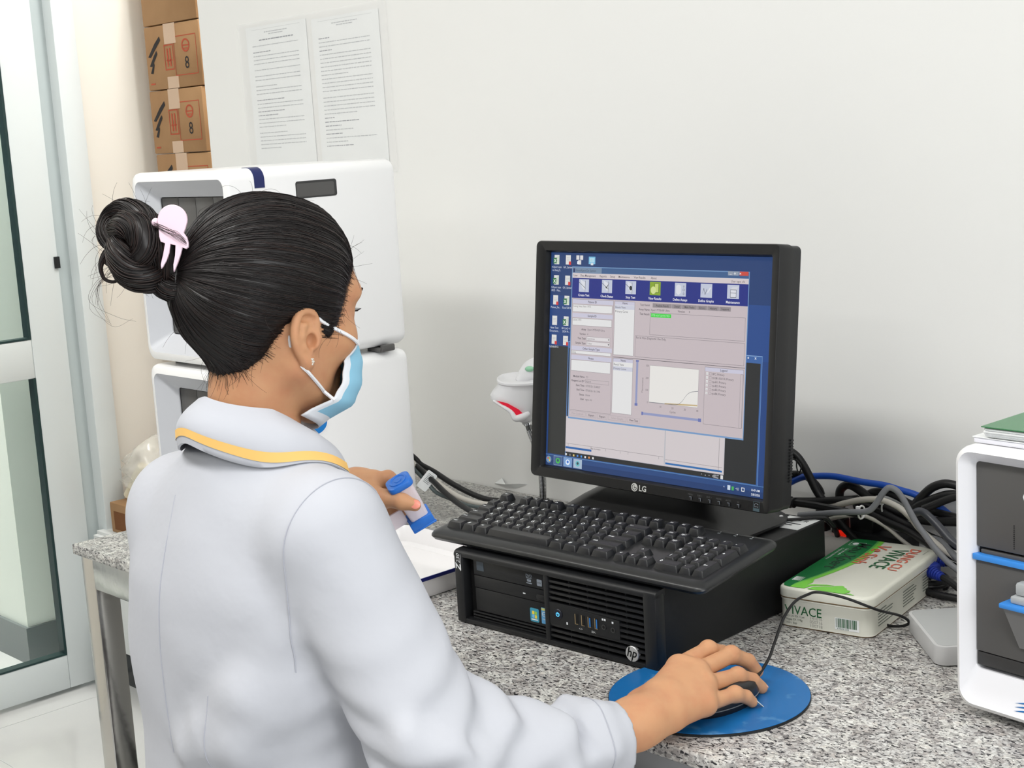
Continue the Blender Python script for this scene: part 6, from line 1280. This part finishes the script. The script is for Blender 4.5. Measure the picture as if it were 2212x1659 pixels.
for k in range(1500):
    p = rs.uniform(0, 2*math.pi); t1 = None
    for t in np.linspace(2.7, 0.3, 60):
        if cap_at(t, p, 0)[1] > -0.0015: t1 = t; break
    if t1 is None: continue
    tA = t1 if rs.random() < 0.55 else rs.uniform(0.5, t1); tB = rs.uniform(0.06, 0.45*tA+0.05); dp = rs.gauss(0, 0.035); wv = rs.uniform(0, 6)
    off = rs.uniform(0.0001, 0.0011)
    strand(b, [cap_at(t, p+dp*(1-(t-tB)/(tA-tB+1e-6))+0.010*math.sin(wv+t*4), off*(0.3 if i == 0 else 1))[0] for i, t in enumerate(np.linspace(tA, tB, 13))], 0.00042, hair_m if rs.random() < 0.8 else hairb_m)
RAD_ = rad.reshape(NT, NP)
for k in range(1100):                                 # soft hairline: fine short hairs growing out of the skin just past the edge
    p = rs.uniform(0, 2*math.pi); t1 = None
    for t in np.linspace(2.7, 0.3, 100):
        if cap_at(t, p, 0)[1] > 0.0: t1 = t; break
    if t1 is None: continue
    tA = t1+abs(rs.gauss(0.0, 0.05)); tB = t1-rs.uniform(0.06, 0.2); P = []; dp = rs.gauss(0, 0.03)
    for t in np.linspace(tA, tB, 7):
        i = min(NT-1, int(round((t-th[0])/(th[1]-th[0])))); j = int(round((p+dp*(t-tB))/(2*math.pi)*NP)) % NP
        d_ = math.cos(t)*g_+math.sin(t)*(math.cos(p+dp*(t-tB))*u_+math.sin(p+dp*(t-tB))*w_)
        P.append(HC+HR @ ((HO+d_*(max(RAD_[i, j], CR_[i, j] if t < t1 else 0)+0.0008))*HS))
    strand(b, P[::-1], 0.00019, hairb_m if rs.random() < 0.5 else hair_m)
b.build('hair', person, sharp=0)
# short and stray hairs
b = MB()
for k in range(95):                                  # nape, behind the ear and temple wisps
    p = rs.uniform(0, 2*math.pi)
    for t in np.linspace(2.7, 0.3, 120):
        q_, m_ = cap_at(t, p, 0.0)
        if m_ > -0.001: break
    loc = HR.T @ (q_-HC)
    if loc[1] > 0.02 and loc[2] > 0.03 and rs.random() < 0.5: continue
    P = [q_]; dv = HR @ V3((0.3*np.sign(loc[0])+rs.gauss(0, 0.4), rs.gauss(-0.2, 0.4) if loc[2] < 0.02 else rs.gauss(0.2, 0.5), -1.0 if loc[2] < 0.03 else rs.gauss(0, 0.6))); dv /= np.linalg.norm(dv); L_ = rs.uniform(0.010, 0.035)
    cv = V3((rs.gauss(0, 1), rs.gauss(0, 1), rs.gauss(-0.3, 0.8)))
    for i in range(1, 9):
        q2 = P[-1]+dv*L_/8; d_ = skull(q2[None])[0]
        if d_ < 0.0012: q2 = q2+normals(skull, q2[None])[0]*(0.0012-d_)
        P.append(q2); dv = dv+cv*0.09; dv /= np.linalg.norm(dv)
    strand(b, P, 0.00014, hairb_m)
for k in range(42):                                   # fly-away hairs on the crown
    p = rs.uniform(0, 2*math.pi); t = rs.uniform(0.4, 1.9); q_, m_ = cap_at(t, p, 0.0)
    if m_ < 0.004: continue
    n_ = q_-(HC+HR @ (HO*HS)); n_ /= np.linalg.norm(n_); dv = n_*0.5+V3((rs.gauss(0, 0.6), rs.gauss(0, 0.6), rs.gauss(0, 0.4))); dv /= np.linalg.norm(dv); cv = V3((rs.gauss(0, 1), rs.gauss(0, 1), rs.gauss(-0.6, 0.8))); P = [q_]
    for i in range(10): P.append(P[-1]+dv*rs.uniform(0.002, 0.0042)); dv = dv+cv*0.14; dv /= np.linalg.norm(dv)
    strand(b, P, 0.00016, hairb_m)
b.build('stray_hair', person, sharp=0)
# ---- bun of twisted locks
def lock(mb, P, rr, ns=46, tw=2.0, core=True):
    P = catmull(P, 7); N = len(P); R_ = np.interp(np.linspace(0, 1, N), np.linspace(0, 1, len(rr)), rr)
    if core: mb.tube(P, list(R_*0.93), hair_m, n=14)
    P = np.array(P); T = np.gradient(P, axis=0); T /= np.linalg.norm(T, axis=1)[:, None]; u = np.cross(T[0], (0.3, 0.5, 0.8)); FR = []
    for i in range(N): u = u-T[i]*(u @ T[i]); u /= np.linalg.norm(u); FR.append((u.copy(), np.cross(T[i], u)))
    for s_ in range(ns):
        a0 = rs.uniform(0, 2*math.pi); f_ = rs.uniform(0.90, 1.05); t2 = tw*rs.uniform(0.8, 1.2); w = rs.uniform(0, 6)
        strand(mb, [P[i]+R_[i]*(f_+0.03*math.sin(w+i*0.6))*(math.cos(a0+t2*i/N)*FR[i][0]+math.sin(a0+t2*i/N)*FR[i][1]) for i in range(N)], 0.0006, hair_m if rs.random() < 0.55 else hairb_m)
bun = MB()
lock(bun, [(1.0143, -0.3425, 1.2984), (1.0028, -0.3500, 1.2998), (0.9960, -0.3555, 1.3066), (0.9937, -0.3589, 1.3206)], [0.024, 0.021, 0.019, 0.016], 80, 1.0)
lock(bun, [(1.0028, -0.3558, 1.2940), (1.0019, -0.3616, 1.3165), (0.9947, -0.3635, 1.3392), (0.9823, -0.3642, 1.3600), (0.9612, -0.3696, 1.3686), (0.9481, -0.3780, 1.3611), (0.9517, -0.3851, 1.3471), (0.9663, -0.3844, 1.3353)], [0.012, 0.016, 0.0155, 0.0135, 0.012, 0.0115, 0.012, 0.011], 90, 2.5)
lock(bun, [(0.9638, -0.3864, 1.3500), (0.9832, -0.3834, 1.3562), (0.9969, -0.3778, 1.3496), (1.0037, -0.3774, 1.3343), (0.9976, -0.3815, 1.3203)], [0.009, 0.014, 0.0155, 0.0145, 0.012], 80, 2.2)
lock(bun, [(0.9696, -0.3888, 1.3394), (0.9836, -0.3921, 1.3255), (0.9933, -0.3881, 1.3118), (1.0001, -0.3766, 1.3054), (1.0021, -0.3623, 1.3066), (1.0020, -0.3538, 1.3175)], [0.010, 0.015, 0.0165, 0.016, 0.014, 0.011], 90, -2.2)
lock(bun, [(0.9513, -0.3726, 1.3395), (0.9557, -0.3607, 1.3385), (0.9667, -0.3515, 1.3285), (0.9753, -0.3544, 1.3105), (0.9665, -0.3658, 1.3022)], [0.014, 0.018, 0.018, 0.016, 0.013], 30, 2.0)
lock(bun, [(1.0112, -0.3555, 1.2952), (1.0157, -0.3605, 1.3212), (1.0101, -0.3608, 1.3437), (0.9935, -0.3593, 1.3614)], [0.010, 0.011, 0.009, 0.006], 60, 1.5)
lock(bun, [(1.0049, -0.3696, 1.3011), (1.0135, -0.3653, 1.2937), (1.0198, -0.3558, 1.2928), (1.0195, -0.3463, 1.3026)], [0.006, 0.009, 0.010, 0.009], 50, 1.2)
lock(bun, [(0.9741, -0.3938, 1.3355), (0.9686, -0.4015, 1.3280), (0.9667, -0.4063, 1.3167), (0.9698, -0.4058, 1.3058), (0.9763, -0.3998, 1.3018), (0.9823, -0.3928, 1.3048)], [0.0045, 0.0030, 0.0018, 0.0014, 0.0012, 0.0008], 12, 3, True)
lock(bun, [(0.9762, -0.3922, 1.3326), (0.9709, -0.3987, 1.3296), (0.9697, -0.4019, 1.3217), (0.9738, -0.3986, 1.3178), (0.9784, -0.3928, 1.3210)], [0.0035, 0.0024, 0.0016, 0.0012, 0.0008], 10, 3, True)
for k in range(46):
    a = rs.uniform(0, 2*math.pi); c_ = V3((0.9727, -0.3793, 1.3404))+0.024*(math.cos(a)*V3((0.6911, 0.7204, -0.0582))+math.sin(a)*V3((-0.0821, 0.1582, 0.9840))); dv = c_-V3((0.9771, -0.3757, 1.3356)); dv = dv/np.linalg.norm(dv)+V3((rs.gauss(0, 0.4), rs.gauss(0, 0.4), rs.gauss(0, 0.4))); dv /= np.linalg.norm(dv); cv = V3((rs.gauss(0, 1), rs.gauss(0, 1), rs.gauss(-0.4, 1))); P = [c_]
    for i in range(11): P.append(P[-1]+dv*rs.uniform(0.002, 0.005)); dv = dv+cv*0.13; dv /= np.linalg.norm(dv)
    strand(bun, P, 0.00016, hairb_m)
for k in range(9):
    P = catmull([V3(p)+V3((rs.gauss(0, 0.004), rs.gauss(0, 0.004), rs.gauss(0, 0.003))) for p in ((0.9775, -0.3965, 1.3105), (0.9664, -0.4104, 1.3017), (0.9663, -0.4158, 1.2806), (0.9782, -0.4072, 1.2641), (0.9878, -0.3823, 1.2637))][:rs.choice((3, 4, 5))], 6); strand(bun, P, 0.00016, hairb_m)
bun.build('hair_bun', person, sharp=0)
# ---- hair clip (dome, skirt and two prongs)
K_ = 6.0e-5; poly = []
for a in np.linspace(math.radians(185), math.radians(-8), 20): poly.append((1300+240*math.cos(a), 420-240*math.sin(a)))
poly += [(1510, 560), (1485, 630), (1535, 700), (1558, 790), (1556, 860), (1520, 888), (1462, 868), (1440, 960), (1398, 1080), (1335, 1225), (1312, 1255), (1314, 1150), (1348, 1000), (1360, 832), (1270, 812), (1248, 960), (1200, 1080), (1132, 1185), (1106, 1200), (1102, 1140), (1148, 985), (1186, 800), (1112, 772), (1086, 690), (1078, 570)]
poly = [((x-1310)*K_, -(y-640)*K_) for x, y in poly][::-1]
cx_ = V3((0.6911, 0.7204, -0.0582)); cy_ = V3((-0.0821, 0.1582, 0.9840)); cz_ = V3((0.7181, -0.6752, 0.1685)); CO = V3((1.0322, -0.3620, 1.3462))
def clip_pt(x, y, z):
    z = z-9.0*(x*x)-4.0*min(0, y+0.004)**2*1.0; return tuple(CO+cx_*x+cy_*y+cz_*z)
b = MB(); pk = mat('pink_plastic', (236, 208, 222), 0.42, spec=0.4, sss=0.05)
L = []
for sc_, z in ((0.97, -0.0016), (1.0, -0.0009), (1.0, 0.0006), (0.97, 0.0014)):
    cen = np.mean(poly, 0); L.append([clip_pt(cen[0]+(x-cen[0])*sc_, cen[1]+(y-cen[1])*sc_, z) for x, y in poly])
b.loft(L, pk)
b.tube([clip_pt(x, y, 0.001) for x, y in [((1110+i*62-1310)*K_, -(560+i*22+(12 if i in (3, 4) else 0)-640)*K_) for i in range(7)]], 0.0006, pk, n=5)
b.ball(0.0042, pk, Matrix.Translation(clip_pt((1010-1310)*K_, -(450-640)*K_, -0.004))); b.build('hair_clip', person, label='pink plastic hair clip with two prongs')
b = MB()
for k in range(10):
    y0 = -(480+rs.uniform(-40, 60)-640)*K_; strand(b, catmull([clip_pt((1000-1310)*K_, y0, 0.002), clip_pt((1200-1310)*K_, y0-0.004-rs.uniform(0, 0.004), 0.0035), clip_pt((1400-1310)*K_, y0-0.009-rs.uniform(0, 0.006), 0.0035), clip_pt((1545-1310)*K_, y0-0.016-rs.uniform(0, 0.006), 0.001)], 5), 0.00022, hairb_m)
b.build('hair_over_clip', person, sharp=0)
# ---- face mask
mask_w = mat('mask_white', (228, 232, 238), 0.8); mask_b = mat('mask_blue', (142, 196, 222), 0.8)
def face_r(phi, z):
    d = V3((math.sin(phi), math.cos(phi), 0)); r = 0.16
    for _ in range(40):
        P = HC+HR @ ((V3((0, 0.0, z))+d*r)*HS); e = skull(P[None])[0]
        if e < 0.0003: break
        r -= max(0.0003, e*0.7)
    return r
MPh = np.linspace(-1.02, 1.02, 41); MV = np.linspace(0, 1, 23)
def mask_pt(phi, v, off=0.0):
    a = abs(phi)/1.02; phi = phi*(0.64+0.20*v+0.26*v**4); zt = 0.004-0.016*a**1.5+0.006*math.exp(-(phi/0.18)**2); zb = -0.121+0.020*a**1.3; z = zt+(zb-zt)*v
    tent = (0.103+0.020*math.sin(math.pi*min(1, v*1.12))**0.8)*(1-0.20*a*a)-0.012*max(0, v-0.75)*4*0.35
    r = max(face_r(phi, z)+0.0016, tent*(1-0.10*a**3)) if v > 0.02 or a < 0.5 else face_r(phi, z)+0.0012
    r = r*(1-max(0, v-0.74)**1.3*1.5)
    pl = 0.0009*math.sin(v*26) if 0.2 < v < 0.8 else 0
    return V3((math.sin(phi)*(r+pl+off), math.cos(phi)*(r+pl+off), z))
MPt = [[hp(mask_pt(p, v)) for p in MPh] for v in MV]
b = MB(); VV = [tuple(q_) for r in MPt for q_ in r]; n_ = len(MPh)
for i in range(len(MV)-1):
    for j in range(n_-1):
        edge = j < 2 or j >= n_-3 or i < 2 or i >= len(MV)-3
        b.add([VV[i*n_+j], VV[i*n_+j+1], VV[(i+1)*n_+j+1], VV[(i+1)*n_+j]], [(0, 3, 2, 1)], mask_w if edge else mask_b)
o = b.build('face_mask', person, sharp=0)
bmm = bmesh.new(); bmm.from_mesh(o.data); bmesh.ops.remove_doubles(bmm, verts=bmm.verts, dist=1e-5); bmm.to_mesh(o.data); bmm.free()
for p in o.data.polygons: p.use_smooth = True
md_ = o.modifiers.new('cloth', 'SOLIDIFY'); md_.thickness = 0.0012; md_.offset = 1
def on_face(p, off=0.0012):
    q_ = hp(p)
    for _ in range(6):
        d = skull(q_[None])[0]; q_ = q_+normals(skull, q_[None])[0]*(off-d)
    return q_
def strap(A, Bp, k=10):
    P = [on_face(V3(A)*(1-t)+V3(Bp)*t, 0.0016) for t in np.linspace(0.0, 1, k)]
    return P
for s_ in (1, -1):
    tc = mask_pt(s_*1.0, 0.05); bc = mask_pt(s_*1.0, 0.76)
    E_ = E_r if s_ > 0 else E_l
    A1 = HR.T @ (E_(-0.003, 0.024, 0.001)-HC)/HS; A2 = HR.T @ (E_(0.012, -0.031, -0.001)-HC)/HS
    P1 = strap(A1, tc, 12); P2 = strap(A2, bc, 12); P1[-1] = hp(tc*1.006); P2[-1] = hp(bc*1.006)
    loop = P1[::-1]+[E_(0.014, 0.026, -0.004), E_(0.026, 0.010, -0.001), E_(0.026, -0.008, -0.001), E_(0.014, -0.024, -0.003)]+P2
    loop = catmull(loop, 3)
    b = MB(); b.tube(loop, 0.0019, mat('strap_white', (240, 242, 246), 0.7), n=6); b.build('mask_strap', person)
# ---- lashes, earring
b = MB()
for s_ in (1, -1):
    for k in range(14):
        a = -0.9+1.9*k/13; q_ = V3((s_*(0.031+0.0125*math.sin(a)), 0.086-0.004*abs(math.sin(a)), 0.0195)); P = [on_face(q_, -0.0005), hp(q_+V3((s_*0.002*math.sin(a), 0.005, 0.0008))), hp(q_+V3((s_*0.004*math.sin(a), 0.009, 0.0045)))]; strand(b, P, 0.00035, hair_m)
    for k in range(26):
        a = k/25; q_ = V3((s_*(0.014+0.034*a), 0.0965-0.016*a*a, 0.041+0.004*math.sin(a*2.6))); strand(b, [on_face(q_, 0.0004), on_face(q_+V3((s_*0.006, -0.001, 0.002)), 0.0012)], 0.0005, hair_m)
b.build('lashes_and_brows', person, sharp=0)
b = MB(); gm2 = mat('crystal', (226, 220, 210), 0.05, metal=0.7)
for k in range(7):
    a = 2*math.pi*k/6; off = (0.0030*math.cos(a), 0.0036*math.sin(a)) if k < 6 else (0, 0)
    b.ball(0.0016, gm2, Matrix.Translation(E_r(0.004+off[0]*0.75, -0.0255+off[1]*0.85, 0.0105)), 8)
b.build('earring', person, label='small crystal stud earring', sharp=20)

# ================================================================== CARTRIDGE in the raised hand
cz = V3((-0.0240, -0.4907, 0.8710)); cxv = V3((0.4912, 0.7814, 0.3849)); cxv -= cz*(cxv @ cz); cxv /= np.linalg.norm(cxv); cyv = np.cross(cz, cxv); co = V3((1.0414, -0.1028, 1.0279))
CX = Matrix([[cxv[i], cyv[i], cz[i], co[i]] for i in range(3)]+[[0, 0, 0, 1]])
t = thing('test_cartridge', 'small translucent test cartridge with a blue cap and base held in the raised hand', 'cartridge'); t.matrix_world = CX
cb = mat('cartridge_blue', (40, 112, 204), 0.32, sss=0.0); ct = mat('cartridge_translucent', (236, 224, 230), 0.35, alpha=0.78, spec=0.5)
b = MB(); L = []
for s_, z in ((0.9, -0.022), (1.0, 0.0), (1.04, 0.022)): L.append([(x*s_, y*s_, z) for x, y in rrect(0.0235, 0.0225, 0.004, 5)])
b.loft(L, ct); b.build('cartridge_body', t, label='milky translucent body')
b = MB(); b.slab(0.029, 0.027, 0.0205, 0.0285, 0.0075, cb, b=0.002, n=6); b.lathe([(0.0105, 0.0285), (0.0105, 0.0296), (0.0085, 0.0296), (0.0080, 0.0288), (0.0045, 0.0288), (0.0045, 0.0293), (0.0005, 0.0293)], cb, n=28, caps=False); b.build('cartridge_cap', t, label='blue lid with a raised ring')
b = MB(); b.box(-0.0135, 0.0135, -0.0125, 0.0125, -0.0335, -0.0215, cb, b=0.0012); b.box(-0.0145, 0.0145, -0.0130, -0.0100, -0.0345, -0.0320, cb, b=0.0008); b.box(-0.0145, -0.0125, -0.0120, 0.012, -0.0345, -0.0225, cb, b=0.0006); b.build('cartridge_base', t, label='blue ribbed base')
b = MB(); b.slab(0.020, 0.019, 0, 0.0022, 0.003, ct, TR(-0.0235, 0.004, -0.016) @ RT(x=90)); b.build('reaction_tube', t)
